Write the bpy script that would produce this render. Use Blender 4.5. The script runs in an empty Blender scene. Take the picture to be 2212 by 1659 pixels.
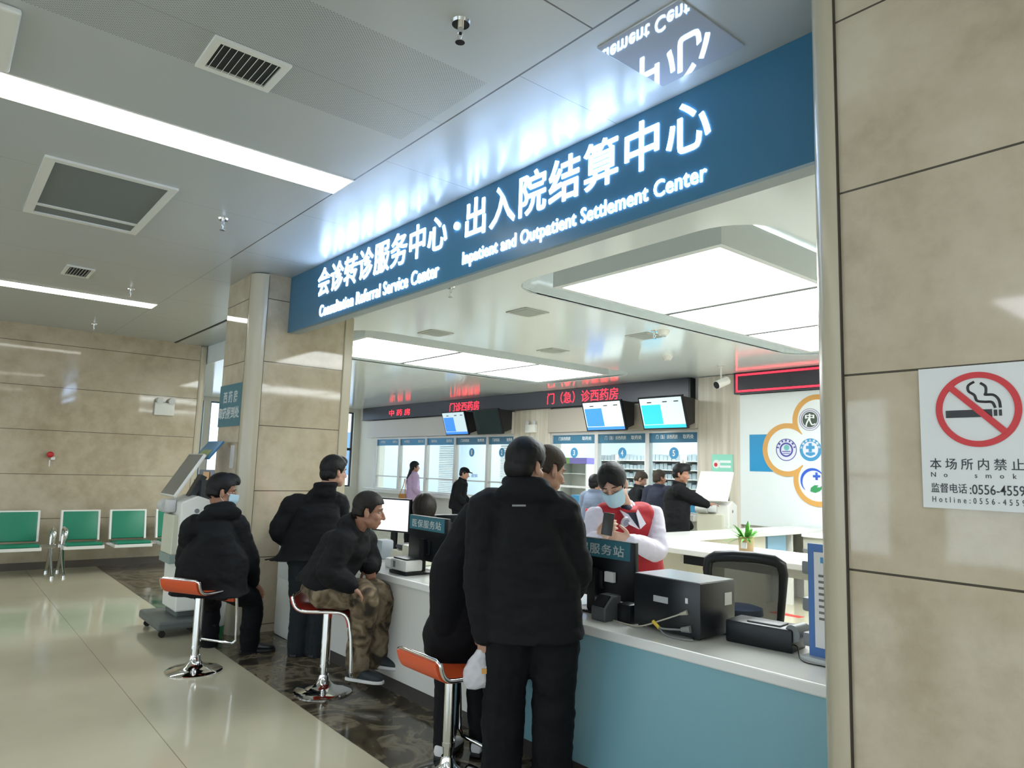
import bpy, bmesh, math, random
from mathutils import Vector, Matrix, noise
V = Vector
random.seed(7)
S = bpy.context.scene
COL = S.collection

# ------------------------------------------------------------------ camera
FPX, FW, FH, CH = 1521.5, 2212, 1659, 1.58
CR = V((0.637, 0.770, 0.031)).normalized()
CU = V((0.072, -0.100, 0.992)); CU = (CU - CR * CU.dot(CR)).normalized()
CF = CU.cross(CR).normalized()
CP = V((0, 0, CH))
cam = bpy.data.objects.new('camera', bpy.data.cameras.new('camera'))
COL.objects.link(cam); S.camera = cam
cam.data.sensor_width = 36.0; cam.data.sensor_fit = 'HORIZONTAL'
cam.data.lens = FPX / FW * 36.0; cam.data.clip_start = 0.05; cam.data.clip_end = 200
cam.matrix_world = Matrix(((CR.x, CU.x, -CF.x, 0), (CR.y, CU.y, -CF.y, 0), (CR.z, CU.z, -CF.z, CH), (0, 0, 0, 1)))

def at(x, y, d):
    'real place of something seen at photo pixel x, y, d metres ahead of the camera'
    return CP + (CR * ((x - FW / 2) / FPX) - CU * ((y - FH / 2) / FPX) + CF) * d

# ------------------------------------------------------------------ world, exposure
w = bpy.data.worlds.new('world'); S.world = w; w.use_nodes = True
bg = w.node_tree.nodes['Background']; bg.inputs[0].default_value = (0.80, 0.89, 1.0, 1); bg.inputs[1].default_value = 3.0
S.view_settings.view_transform = 'Standard'; S.view_settings.look = 'None'
S.view_settings.exposure = 0.4; S.view_settings.gamma = 1.0; S.view_settings.use_curve_mapping = False
PANEL_E, STRIP_E, SIGN_E = 9.0, 5.6, 12.0

# ------------------------------------------------------------------ materials
MATS = {}
def mat(name, col=(.5, .5, .5), rough=.5, metal=0.0, emit=None, es=0.0, spec=.5, trans=0.0, alpha=1.0, coat=0.0, bump=None, var=None, sheen=0):
    if name in MATS: return MATS[name]
    m = bpy.data.materials.new(name); m.use_nodes = True
    nt = m.node_tree; b = nt.nodes['Principled BSDF']
    b.inputs['Base Color'].default_value = (*col, 1); b.inputs['Roughness'].default_value = rough
    b.inputs['Metallic'].default_value = metal; b.inputs['Specular IOR Level'].default_value = spec
    b.inputs['Transmission Weight'].default_value = trans; b.inputs['Alpha'].default_value = alpha
    b.inputs['Coat Weight'].default_value = coat; b.inputs['Sheen Weight'].default_value = sheen
    if emit:
        b.inputs['Emission Color'].default_value = (*emit, 1); b.inputs['Emission Strength'].default_value = es
    if var or bump:
        tc = nt.nodes.new('ShaderNodeTexCoord')
    if var:   # (scale, colour 2, detail, lo, hi)
        n = nt.nodes.new('ShaderNodeTexNoise'); n.inputs['Scale'].default_value = var[0]; n.inputs['Detail'].default_value = var[2]
        nt.links.new(tc.outputs['Object'], n.inputs['Vector'])
        r = nt.nodes.new('ShaderNodeValToRGB'); r.color_ramp.elements[0].position = var[3]; r.color_ramp.elements[1].position = var[4]
        r.color_ramp.elements[0].color = (*col, 1); r.color_ramp.elements[1].color = (*var[1], 1)
        nt.links.new(n.outputs['Fac'], r.inputs['Fac']); nt.links.new(r.outputs['Color'], b.inputs['Base Color'])
    if bump:  # (scale, strength, distance)
        n = nt.nodes.new('ShaderNodeTexNoise'); n.inputs['Scale'].default_value = bump[0]; n.inputs['Detail'].default_value = 4
        nt.links.new(tc.outputs['Object'], n.inputs['Vector'])
        bp = nt.nodes.new('ShaderNodeBump'); bp.inputs['Strength'].default_value = bump[1]; bp.inputs['Distance'].default_value = bump[2]
        nt.links.new(n.outputs['Fac'], bp.inputs['Height']); nt.links.new(bp.outputs['Normal'], b.inputs['Normal'])
    MATS[name] = m
    return m

class NT:
    'tiny node helper'
    def __init__(s, m): s.nt = m.node_tree; s.b = s.nt.nodes['Principled BSDF']
    def n(s, t, **kw):
        x = s.nt.nodes.new(t)
        for k, v in kw.items(): setattr(x, k, v)
        return x
    def l(s, a, b): s.nt.links.new(a, b)
    def m(s, op, a, b=None, c=None):
        x = s.nt.nodes.new('ShaderNodeMath'); x.operation = op
        for i, v in enumerate((a, b, c)):
            if v is None: continue
            if isinstance(v, (int, float)): x.inputs[i].default_value = v
            else: s.l(v, x.inputs[i])
        return x.outputs[0]
    def mix(s, f, a, b):
        x = s.nt.nodes.new('ShaderNodeMix'); x.data_type = 'RGBA'
        if isinstance(f, (int, float)): x.inputs[0].default_value = f
        else: s.l(f, x.inputs[0])
        for i, v in ((6, a), (7, b)):
            if isinstance(v, tuple): x.inputs[i].default_value = (*v, 1)
            else: s.l(v, x.inputs[i])
        return x.outputs[2]
    def xyz(s):
        tc = s.n('ShaderNodeTexCoord'); sp = s.n('ShaderNodeSeparateXYZ'); s.l(tc.outputs['Object'], sp.inputs[0])
        return tc.outputs['Object'], sp.outputs[0], sp.outputs[1], sp.outputs[2]
    def noise(s, vec, scale, detail=4, rough=.5):
        x = s.n('ShaderNodeTexNoise'); x.inputs['Scale'].default_value = scale; x.inputs['Detail'].default_value = detail
        x.inputs['Roughness'].default_value = rough; s.l(vec, x.inputs['Vector']); return x.outputs['Fac']
    def ramp(s, f, *st):
        x = s.n('ShaderNodeValToRGB'); cr = x.color_ramp
        while len(cr.elements) < len(st): cr.elements.new(.5)
        for e, (p, c) in zip(cr.elements, st): e.position = p; e.color = (*c, 1)
        s.l(f, x.inputs[0]); return x.outputs[0]
    def line(s, c, period, off, half):
        'mask: 1 within half of off + k * period'
        q = s.m('SUBTRACT', c, off - period / 2)
        q = s.m('FLOORED_MODULO', q, period)
        q = s.m('SUBTRACT', q, period / 2); q = s.m('ABSOLUTE', q)
        return s.m('LESS_THAN', q, half)

def marble_wall():
    m = mat('beige wall tile', (.36, .31, .24), .16); k = NT(m)
    vec, x, y, z = k.xyz()
    a = k.noise(vec, 1.3, 7, .6); b2 = k.noise(vec, 5.5, 6, .65)
    f = k.m('ADD', k.m('MULTIPLY', a, .6), k.m('MULTIPLY', b2, .4))
    c = k.ramp(f, (.34, (.375, .305, .210)), (.5, (.475, .405, .295)), (.64, (.55, .485, .370)))
    j = k.line(z, .612, .688, .0035)
    k.l(k.mix(j, c, (.07, .06, .045)), k.b.inputs['Base Color'])
    k.l(k.m('ADD', k.m('MULTIPLY', b2, .06), .02), k.b.inputs['Roughness'])
    bp = k.n('ShaderNodeBump'); bp.inputs['Strength'].default_value = .05; bp.inputs['Distance'].default_value = .02
    k.l(k.noise(vec, 1.7, 2), bp.inputs['Height']); k.l(bp.outputs[0], k.b.inputs['Normal'])
    return m

def floor_tile():
    m = mat('polished floor tile', (.44, .41, .30), .1); k = NT(m)
    vec, x, y, z = k.xyz()
    f = k.noise(vec, .8, 5)
    c = k.ramp(f, (.35, (.48, .445, .325)), (.65, (.56, .52, .385)))
    j = k.m('MAXIMUM', k.m('MULTIPLY', k.line(x, .85, .2, .0015), .12), k.m('MULTIPLY', k.line(y, .85, 1.19, .0022), .8))
    k.l(k.mix(j, c, (.20, .17, .12)), k.b.inputs['Base Color'])
    k.l(k.m('ADD', k.m('MULTIPLY', k.noise(vec, 3, 3), .08), .07), k.b.inputs['Roughness'])
    return m

def dark_marble():
    m = mat('dark brown marble', (.03, .025, .02), .12); k = NT(m)
    vec, x, y, z = k.xyz()
    d = k.n('ShaderNodeTexNoise'); d.inputs['Scale'].default_value = 3.2; d.inputs['Detail'].default_value = 8; d.inputs['Distortion'].default_value = 2.2
    k.l(vec, d.inputs['Vector'])
    c = k.ramp(d.outputs['Fac'], (.34, (.030, .025, .018)), (.46, (.080, .066, .044)), (.55, (.20, .17, .115)), (.66, (.085, .066, .043)))
    j = k.line(x, .8, -3.3, .002)
    k.l(k.mix(j, c, (.005, .005, .005)), k.b.inputs['Base Color'])
    return m

def lobby_ceiling():
    m = mat('white metal ceiling panel', (.62, .64, .63), .26); k = NT(m)
    vec, x, y, z = k.xyz()
    # perforated bands between smooth ones, seams between panels
    dots = k.m('MULTIPLY', k.m('SINE', k.m('MULTIPLY', x, 430.0)), k.m('SINE', k.m('MULTIPLY', y, 430.0)))
    dots = k.m('GREATER_THAN', dots, .22)
    def rng(c, a, b): return k.m('MULTIPLY', k.m('GREATER_THAN', c, a), k.m('LESS_THAN', c, b))
    perf = k.m('MULTIPLY', rng(x, -3.31, -2.52), rng(y, -4, 1.86))
    perf = k.m('MAXIMUM', perf, k.m('MULTIPLY', rng(x, -1.75, -.9), rng(y, -4, 1.2)))
    dm = k.m('MULTIPLY', dots, perf)
    seam = k.m('MULTIPLY', k.m('MULTIPLY', k.line(x, 1.1, -1.90, .004), k.m('LESS_THAN', y, 1.93)), k.m('ADD', k.m('MULTIPLY', k.m('GREATER_THAN', x, -2.6), .82), .18))
    seam2 = k.m('MULTIPLY', k.line(x, 1.24, -2.37, .002), k.m('GREATER_THAN', y, 1.93))
    seam3 = k.m('MULTIPLY', k.line(y, 100.0, 1.93, .005), k.m('ADD', k.m('MULTIPLY', k.m('GREATER_THAN', x, -6.4), .75), .2))
    sm = k.m('MAXIMUM', k.m('MAXIMUM', seam, k.m('MULTIPLY', seam2, .6)), seam3)
    c = k.mix(k.m('MULTIPLY', dm, .62), (.47, .495, .49), (.10, .105, .105))
    k.l(k.mix(sm, c, (.05, .05, .05)), k.b.inputs['Base Color'])
    bp = k.n('ShaderNodeBump'); bp.inputs['Strength'].default_value = .06; bp.inputs['Distance'].default_value = .03
    k.l(k.noise(vec, 1.6, 2), bp.inputs['Height']); k.l(bp.outputs[0], k.b.inputs['Normal'])
    return m

def wood_panel():
    m = mat('pale wood panel', (.6, .55, .45), .4); k = NT(m)
    vec, x, y, z = k.xyz()
    mp = k.n('ShaderNodeMapping'); mp.inputs['Scale'].default_value = (14, 14, .6); k.l(vec, mp.inputs[0])
    f = k.noise(mp.outputs[0], 1.0, 6)
    k.l(k.ramp(f, (.35, (.50, .45, .36)), (.65, (.64, .59, .50))), k.b.inputs['Base Color'])
    return m

def camo():
    m = mat('camouflage cloth', (.1, .08, .05), .85); k = NT(m)
    vec, x, y, z = k.xyz()
    f = k.n('ShaderNodeTexNoise'); f.inputs['Scale'].default_value = 9; f.inputs['Detail'].default_value = 2; f.inputs['Distortion'].default_value = 1.2; k.l(vec, f.inputs['Vector'])
    c = k.ramp(f.outputs['Fac'], (.36, (.030, .022, .013)), (.44, (.085, .060, .032)), (.54, (.16, .115, .065)), (.62, (.23, .18, .115)))
    k.l(c, k.b.inputs['Base Color'])
    return m

TILE, FLOOR, DARKM, LCEIL, WOOD, CAMO = marble_wall(), floor_tile(), dark_marble(), lobby_ceiling(), wood_panel(), camo()
BCEIL = mat('glossy white ceiling', (.78, .85, .865), .13, bump=(1.2, .03, .03))
TRIM = mat('cream stone trim', (.47, .42, .31), .22)
WHITE = mat('white laminate', (.76, .76, .73), .16)
WALLW = mat('off white paint', (.74, .73, .66), .5)
BLUEP = mat('teal blue front panel', (.205, .40, .455), .28)
CHROME = mat('chrome', (.80, .80, .80), .07, 1.0)
STEEL = mat('brushed steel', (.58, .56, .52), .35, .3)
BLACKP = mat('black plastic', (.006, .0075, .010), .36, spec=.35)
DGREY = mat('dark grey plastic', (.06, .065, .07), .45)
MGREY = mat('mid grey metal', (.20, .21, .22), .4)
LGREY = mat('light grey plastic', (.60, .61, .60), .4)
CREAM = mat('cream plastic', (.62, .61, .48), .42)
RED = mat('red leatherette', (.55, .022, .012), .42)
ORANGE = mat('orange red leatherette', (.62, .085, .020), .45)
GREENL = mat('green leatherette', (.010, .215, .125), .42)
BEZEL = mat('white enamelled metal', (.75, .75, .70), .35)
BLACKCLOTH = mat('black jacket cloth', (.0046, .0054, .0070), .8, spec=.25, bump=(90, .25, .004))
BLACKCLOTH2 = mat('black coat cloth', (.0038, .0042, .0058), .85, spec=.25, bump=(120, .2, .003))
BLACKPANTS = mat('black trouser cloth', (.0042, .0048, .0066), .85, spec=.25, bump=(140, .2, .003))
GREYPANTS = mat('dark grey trouser cloth', (.016, .020, .023), .88, spec=.25, bump=(140, .2, .003))
NAVY = mat('navy coat cloth', (.010, .014, .032), .85)
BROWNJ = mat('dark brown black jacket cloth', (.0058, .0058, .0068), .8, spec=.25, bump=(60, .3, .004))
LILAC = mat('lilac knit', (.46, .33, .50), .85, bump=(70, .4, .006))
GREYBLUE = mat('grey blue cloth', (.13, .165, .235), .85)
SKIN = mat('skin', (.40, .215, .140), .5, var=(14, (.46, .26, .18), 3, .35, .65))
SKIN2 = mat('tanned skin', (.29, .135, .080), .5, var=(14, (.36, .185, .115), 3, .35, .65))
SKINF = mat('fair skin', (.56, .34, .25), .48)
HAIR = mat('black hair', (.005, .005, .006), .52, spec=.25, bump=(160, .3, .003))
HAIRB = mat('dark brown hair', (.011, .008, .0065), .55, spec=.25, bump=(160, .3, .003))
HAIRF = mat('short faded hair', (.040, .029, .021), .65, spec=.25, bump=(160, .3, .003))
MASKM = mat('pale blue surgical mask', (.42, .62, .74), .75)
VEST = mat('red vest cloth', (.40, .010, .022), .72, bump=(50, .15, .004))
LAB = mat('white coat cloth', (.66, .63, .75), .75, bump=(25, .35, .01))
SHOEW = mat('white shoe', (.65, .65, .65), .5)
SHOEB = mat('black shoe', (.010, .010, .012), .4)
RUBBER = mat('black rubber', (.012, .012, .012), .6)
EYEW = mat('eye white', (.42, .38, .35), .35)
SIGNB = mat('teal blue sign face', (.036, .150, .262), .30)
SIGNT = mat('sea blue sign film', (.045, .17, .22), .4)
LETTER = mat('glowing white letters', (.8, .85, .9), .4, emit=(.46, .66, 1.0), es=SIGN_E)
LIGHTP = mat('lit ceiling diffuser', (.9, .9, .9), .4, emit=(.93, .99, 1.0), es=PANEL_E)
LIGHTS = mat('lit strip diffuser', (.9, .9, .9), .4, emit=(1.0, 1.0, .93), es=STRIP_E)
LETW = mat('white lettering', (.75, .78, .78), .4)
LETG = mat('pale grey lettering', (.55, .60, .60), .45)
LETK = mat('black lettering', (.012, .012, .012), .4)
LEDR = mat('red led lettering', (.3, .0, .01), .4, emit=(1.0, .02, .04), es=2.6)
LEDK = mat('dark led panel', (.035, .038, .052), .35)
GLASS = mat('clear glass', (.90, .97, .97), .02, trans=1.0, spec=.5)
GLASS.node_tree.nodes['Principled BSDF'].inputs['IOR'].default_value = 1.08
BOARD = mat('white board face', (.70, .75, .75), .3)
ORN = mat('ochre orange', (.60, .32, .085), .45)
BLU = mat('bright blue film', (.010, .25, .50), .4)
BLU2 = mat('royal blue', (.025, .10, .52), .4)
BLU3 = mat('mid blue', (.055, .27, .50), .4)
GRN = mat('leaf green', (.03, .26, .09), .5)
REDS = mat('sign red', (.56, .018, .022), .4)
PAPER = mat('white paper', (.74, .73, .72), .6)
MINT = mat('mint green poster', (.25, .62, .48), .5)
PLASTICBAG = mat('thin white plastic bag', (.72, .72, .76), .30, alpha=.72)
SCREENB = mat('lit blue screen', (.02, .1, .4), .2, emit=(.07, .33, .95), es=.65)
SCREENC = mat('lit cyan screen', (.02, .3, .5), .2, emit=(.05, .60, .95), es=.68)
SCREENG = mat('lit pale screen', (.5, .6, .6), .2, emit=(.56, .72, .82), es=.55)
SCREENW = mat('lit white screen', (.7, .7, .7), .2, emit=(.90, .88, .93), es=.80)
SCREENOFF = mat('dark screen', (.012, .028, .032), .12)
SHELFM = mat('grey shelf', (.33, .38, .41), .5)
PINE = mat('blue window frame', (.10, .22, .36), .45)
DFRAME = mat('dark window frame', (.03, .035, .045), .4)
TERR = mat('tan woven pot', (.50, .34, .17), .6)

# ------------------------------------------------------------------ mesh helpers
class MB:
    def __init__(s): s.bm = bmesh.new()
    def box(s, a, b, bev=0, seg=2):
        c = (V(a) + V(b)) / 2; d = V(b) - V(a)
        return s.obox(c, V((abs(d.x) / 2, 0, 0)), V((0, abs(d.y) / 2, 0)), V((0, 0, abs(d.z) / 2)), bev, seg)
    def obox(s, c, X, Y, Z, bev=0, seg=2):
        c = V(c); M = Matrix((X, Y, Z)).transposed().to_4x4(); M.translation = c
        r = bmesh.ops.create_cube(s.bm, size=2, matrix=M)
        if bev:
            es = list({e for v in r['verts'] for e in v.link_edges})
            bmesh.ops.bevel(s.bm, geom=es, offset=bev, segments=seg, affect='EDGES', profile=.5)
        return s
    def cyl(s, p, q, r0, r1=None, seg=20):
        p, q = V(p), V(q); r1 = r0 if r1 is None else r1; d = q - p
        M = d.to_track_quat('Z', 'Y').to_matrix().to_4x4(); M.translation = (p + q) / 2
        bmesh.ops.create_cone(s.bm, cap_ends=True, segments=seg, radius1=r0, radius2=r1, depth=d.length, matrix=M); return s
    def ball(s, c, r, sc=(1, 1, 1), R=None, u=16, v=10):
        M = Matrix.Diagonal((*[r * k for k in sc], 1))
        if R is not None: M = R.to_4x4() @ M
        M.translation = V(c)
        bmesh.ops.create_uvsphere(s.bm, u_segments=u, v_segments=v, radius=1, matrix=M); return s
    def rings(s, rg, caps=True, close=False):
        vs = [[s.bm.verts.new(p) for p in ring] for ring in rg]; n = len(vs[0])
        pairs = list(zip(vs, vs[1:])) + ([(vs[-1], vs[0])] if close else [])
        for a, b in pairs:
            for i in range(n): s.bm.faces.new((a[i], a[(i + 1) % n], b[(i + 1) % n], b[i]))
        if caps and not close: s.bm.faces.new(vs[0][::-1]); s.bm.faces.new(vs[-1])
        return s
    def lathe(s, prof, c, seg=32):
        c = V(c)
        return s.rings([[c + V((r * math.cos(t), r * math.sin(t), z)) for t in [2 * math.pi * i / seg for i in range(seg)]] for r, z in prof])
    def tube(s, pts, r, seg=10, smooth=0, close=False):
        pts = [V(p) for p in pts]
        if smooth:
            if isinstance(r, (list, tuple)): r = [r[i] + (r[i + 1] - r[i]) * j / smooth for i in range(len(r) - 1) for j in range(smooth)] + [r[-1]]
            pts = spline(pts, smooth)
        rg = []; N = len(pts); prev = None
        for i, p in enumerate(pts):
            if close: d = pts[(i + 1) % N] - pts[i - 1]
            else: d = pts[min(i + 1, N - 1)] - pts[max(i - 1, 0)]
            d.normalize()
            if prev is None:
                a = d.orthogonal().normalized()
            else:
                a = (prev - d * prev.dot(d)).normalized()
            prev = a; b = d.cross(a); rr = r[i] if isinstance(r, (list, tuple)) else r
            rg.append([p + a * rr * math.cos(t) + b * rr * math.sin(t) for t in [2 * math.pi * k / seg for k in range(seg)]])
        return s.rings(rg, True, close)
    def prism(s, poly, vec):
        vec = V(vec); a = [s.bm.verts.new(V(p)) for p in poly]; b = [s.bm.verts.new(V(p) + vec) for p in poly]
        n = len(a); s.bm.faces.new(a[::-1]); s.bm.faces.new(b)
        for i in range(n): s.bm.faces.new((a[i], a[(i + 1) % n], b[(i + 1) % n], b[i]))
        return s
    def sheet(s, prof, vec, th):
        'strip of given thickness following a 2-sided profile of points, extruded by vec'
        prof = [V(p) for p in prof]; vec = V(vec); N = len(prof); lo = []
        for i, p in enumerate(prof):
            d = (prof[min(i + 1, N - 1)] - prof[max(i - 1, 0)]).normalized(); nrm = d.cross(vec).normalized(); lo.append(p + nrm * th)
        return s.rings([[a, b, b + vec, a + vec] for a, b in zip(prof, lo)])
    def obj(s, name, m, parent=None, smooth=True, bevel=0, loc=None):
        bmesh.ops.recalc_face_normals(s.bm, faces=s.bm.faces)
        me = bpy.data.meshes.new(name); s.bm.to_mesh(me); s.bm.free()
        return link(name, me, m, parent, smooth, bevel)

def link(name, me, m, parent=None, smooth=True, bevel=0):
    o = bpy.data.objects.new(name, me); COL.objects.link(o)
    if m: me.materials.clear(); me.materials.append(m)
    if smooth:
        for p in me.polygons: p.use_smooth = True
        me.set_sharp_from_angle(angle=math.radians(38))
    if bevel:
        b = o.modifiers.new('bevel', 'BEVEL'); b.width = bevel; b.segments = 2; b.limit_method = 'ANGLE'; b.angle_limit = math.radians(40)
    if parent: put(o, parent)
    return o

def put(o, parent):
    o.parent = parent; o.matrix_parent_inverse = parent.matrix_basis.inverted() if parent.parent is None else (parent.parent.matrix_basis @ parent.matrix_parent_inverse @ parent.matrix_basis).inverted()

def spline(pts, k):
    out = []; N = len(pts)
    for i in range(N - 1):
        p0, p1, p2, p3 = pts[max(i - 1, 0)], pts[i], pts[i + 1], pts[min(i + 2, N - 1)]
        for j in range(k):
            t = j / k
            out.append(.5 * ((2 * p1) + (p2 - p0) * t + (2 * p0 - 5 * p1 + 4 * p2 - p3) * t * t + (3 * p1 - p0 - 3 * p2 + p3) * t ** 3))
    return out + [pts[-1]]

def tag(o, label=None, cat=None, group=None, kind=None):
    if label: o['label'] = label
    if cat: o['category'] = cat
    if group: o['group'] = group
    if kind: o['kind'] = kind
    return o
def thing(name, loc, label, cat, group=None, rz=0):
    o = bpy.data.objects.new(name, None); COL.objects.link(o); o.empty_display_size = .1
    o.location = loc; o.rotation_euler = (0, 0, rz)
    o.matrix_basis = Matrix.Translation(V(loc)) @ Matrix.Rotation(rz, 4, 'Z')
    return tag(o, label, cat, group)
def struct(o): o['kind'] = 'structure'; return o
def dup(root, loc, rz, label, group=None):
    r = root.copy(); COL.objects.link(r)
    r.matrix_basis = Matrix.Translation(V(loc)) @ Matrix.Rotation(rz, 4, 'Z'); r['label'] = label
    if group: r['group'] = group
    for ch in list(root.children):
        c = ch.copy(); COL.objects.link(c); c.parent = r; c.matrix_parent_inverse = ch.matrix_parent_inverse.copy()
        for g in list(ch.children):
            d = g.copy(); COL.objects.link(d); d.parent = c; d.matrix_parent_inverse = g.matrix_parent_inverse.copy()
    return r

def text(name, s, m, parent, x0, x1, z0, z1, org, X, Z, depth=.004, bold=.02, space=1.0):
    'lettering that fills the box x0..x1, z0..z1 in the plane through org with axes X, Z'
    c = bpy.data.curves.new('t', 'FONT'); c.body = s; c.offset = bold; c.space_character = space; c.resolution_u = 3
    o = bpy.data.objects.new('t', c); COL.objects.link(o); c.extrude = .01
    dg = bpy.context.evaluated_depsgraph_get(); me = bpy.data.meshes.new_from_object(o.evaluated_get(dg))
    bpy.data.objects.remove(o); bpy.data.curves.remove(c)
    xs = [v.co.x for v in me.vertices]; ys = [v.co.y for v in me.vertices]
    a, b, e, f = min(xs), max(xs), min(ys), max(ys); X, Z = V(X), V(Z); N = X.cross(Z)
    for v in me.vertices:
        v.co = V(org) + X * (x0 + (v.co.x - a) / (b - a) * (x1 - x0)) + Z * (z0 + (v.co.y - e) / (f - e) * (z1 - z0)) + N * (depth if v.co.z > 0 else 0)
    return link(name, me, m, parent, smooth=False)

def curve_plate(name, loops, z0, z1, m, parent=None):
    'flat plate with holes: loops of 2d points'
    c = bpy.data.curves.new('c', 'CURVE'); c.dimensions = '2D'; c.fill_mode = 'BOTH'; c.extrude = (z1 - z0) / 2
    for lp in loops:
        sp = c.splines.new('POLY'); sp.points.add(len(lp) - 1)
        for p, q in zip(sp.points, lp): p.co = (q[0], q[1], 0, 1)
        sp.use_cyclic_u = True
    o = bpy.data.objects.new('c', c); COL.objects.link(o)
    dg = bpy.context.evaluated_depsgraph_get(); me = bpy.data.meshes.new_from_object(o.evaluated_get(dg))
    bpy.data.objects.remove(o); bpy.data.curves.remove(c)
    for v in me.vertices: v.co.z += (z0 + z1) / 2
    return link(name, me, m, parent, smooth=False)

def rrect(x0, x1, y0, y1, r, k=8):
    out = []
    for cx, cy, a in ((x1 - r, y1 - r, 0), (x0 + r, y1 - r, 90), (x0 + r, y0 + r, 180), (x1 - r, y0 + r, 270)):
        for i in range(k + 1):
            t = math.radians(a + 90 * i / k); out.append((cx + r * math.cos(t), cy + r * math.sin(t)))
    return out

def sbox(name, a, b, m, parent=None, bevel=0):
    o = MB().box(a, b).obj(name, m, parent, smooth=False, bevel=bevel)
    return struct(o) if parent is None else o

# ------------------------------------------------------------------ setting: shell
ZC, ZB = 3.38, 3.10
sbox('floor', (-24, -7, -.1), (5, 15, 0), FLOOR)
tr = MB()
tr.box((-11.8, 2.035, .0), (-1.2, 2.74, .004)).box((-18, 2.74, 0), (-7.4, 3.6, .004))
struct(tr.obj('trim_1', DARKM, smooth=False))
WALLX = -11.8
sbox('wall_left', (WALLX - .35, -7, 0), (WALLX, 3.22, ZC), TILE)
struct(MB().box((WALLX - .37, 3.22, 0), (WALLX + .02, 3.32, ZC)).obj('trim_2', TRIM, smooth=False, bevel=.03))
sbox('baseboard_left', (WALLX, -7, 0), (WALLX + .02, 3.22, .10), mat('brown stone skirting', (.10, .085, .07), .25))
# lobby ceiling, sign bulkhead, back room ceiling
struct(MB().prism([(-19, -7, ZC), (5, -7, ZC), (5, 2.62, ZC), (-7.4, 2.62, ZC), (-7.4, 3.32, ZC), (-19, 3.32, ZC)], (0, 0, .1)).obj('ceiling', LCEIL, smooth=False))
struct(MB().box((-11.8, 2.815, ZC - .006), (-7.44, 2.845, ZC + .01)).obj('trim_9', mat('dark ceiling gap', (.02, .02, .02), .6), smooth=False))
struct(MB().box((-18.2, 3.325, ZB - .01), (-7.3, 3.36, ZC + .1)).obj('trim_10', BCEIL, smooth=False))
HOLES = [(-4.55, -2.2), (-9.48, -7.13), (.38, 2.73)]
HY = (3.6, 8.4)
struct(curve_plate('ceiling_back', [[(-18.2, 3.36), (-7.3, 3.36), (-7.3, 2.725), (5, 2.725), (5, 9.5), (-18.2, 9.5)]] + [rrect(a, b, HY[0], HY[1], .38) for a, b in HOLES], ZB, ZB + .02, BCEIL))
cv = MB()
for a, b in HOLES:
    rr = rrect(a, b, HY[0], HY[1], .38)
    cv.rings([[V((x, y, z)) for x, y in rr] for z in (ZB + .01, ZB + .24)], caps=False)
    cv.bm.faces.new([cv.bm.verts.new((x, y, ZB + .24)) for x, y in rr])
struct(cv.obj('ceiling_coves', BCEIL, smooth=False))
struct(MB().box((-6.65, 2.63, 2.83), (-1.168, 2.72, ZC)).obj('trim_3', mat('grey bulkhead', (.30, .36, .38), .4), smooth=False))
# pillars with rounded corner trims
def pillar(name, x0, x1, y0, y1, side, r):
    if side > 0: poly = [(x0, y0), (x1 - r, y0), (x1 - r, y0 + r), (x1, y0 + r), (x1, y1), (x0, y1)]
    else: poly = [(x0 + r, y0), (x1, y0), (x1, y1), (x0, y1), (x0, y0 + r), (x0 + r, y0 + r)]
    return struct(MB().prism([(x, y, 0) for x, y in poly], (0, 0, ZC)).obj(name, TILE, smooth=False))
pl = pillar('pillar', -7.44, -6.65, 2.26, 3.29, 1, .12)
def corner(p, cx, cy, sx, sy, r=.13):
    'quarter round corner moulding standing 12 mm proud, with dark joint lines each side'
    pts = []
    for i in range(13):
        t = math.radians(90 * i / 12); pts.append((cx + sx * (r * math.sin(t) - r + .012), cy + sy * (r * math.cos(t) - r + .012)))
    pts += [(cx + sx * .012, cy - sy * (r)), (cx - sx * r, cy - sy * r), (cx - sx * r, cy + sy * .012)]
    b = MB(); b.rings([[V((x, y, z)) for x, y in pts] for z in (0, ZC - .01)]); b.obj('corner_trim', TRIM, p)
    k = MB(); k.box((cx - sx * (r + .004), cy, 0), (cx - sx * r, cy + sy * .013, ZC - .02)).box((cx, cy - sy * (r + .004), 0), (cx + sx * .013, cy - sy * r, ZC - .02))
    k.obj('joint', mat('dark joint', (.04, .032, .022), .6), p, smooth=False)
corner(pl, -6.65, 2.26, 1, -1, .12)
MB().box((-6.66, 3.20, 0), (-6.635, 3.30, ZC - .3)).obj('edge_trim', TRIM, pl, smooth=False, bevel=.01)
pr = pillar('pillar', -1.165, 0.9, 2.26, 3.9, -1, .10)
corner(pr, -1.165, 2.26, -1, -1, .10)
# back wall of the service hall with pharmacy windows
YB = 9.3
bw = MB()
bw.box((-18.2, YB, 0), (-6.64, YB + .25, .95)).box((-18.2, YB, 2.27), (-6.64, YB + .25, ZB + .1))
bw.box((-18.2, YB, .95), (-16.95, YB + .25, 2.27)).box((-6.64, YB, 0), (5, YB + .25, ZB + .1))
struct(bw.obj('wall_back', WALLW, smooth=False))
sbox('trim_4', (-11.15, YB - .06, 0), (-10.05, YB + .25, ZB - .01), WOOD)
sbox('trim_5', (-6.64, YB - .06, 0), (-5.9, YB, ZB - .01), WOOD)
sbox('trim_6', (-17.3, YB - .18, .86), (-6.64, YB - .002, .96), WHITE, bevel=.01)
sbox('trim_7', (-17.3, YB - .12, 2.29), (-11.15, YB - .002, 2.74), mat('beige shutter box', (.62, .57, .52), .3), bevel=.01)
sbox('trim_8', (-10.05, YB - .12, 2.29), (-6.64, YB - .002, 2.74), mat('taupe shutter box', (.42, .38, .32), .4), bevel=.01)
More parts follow.
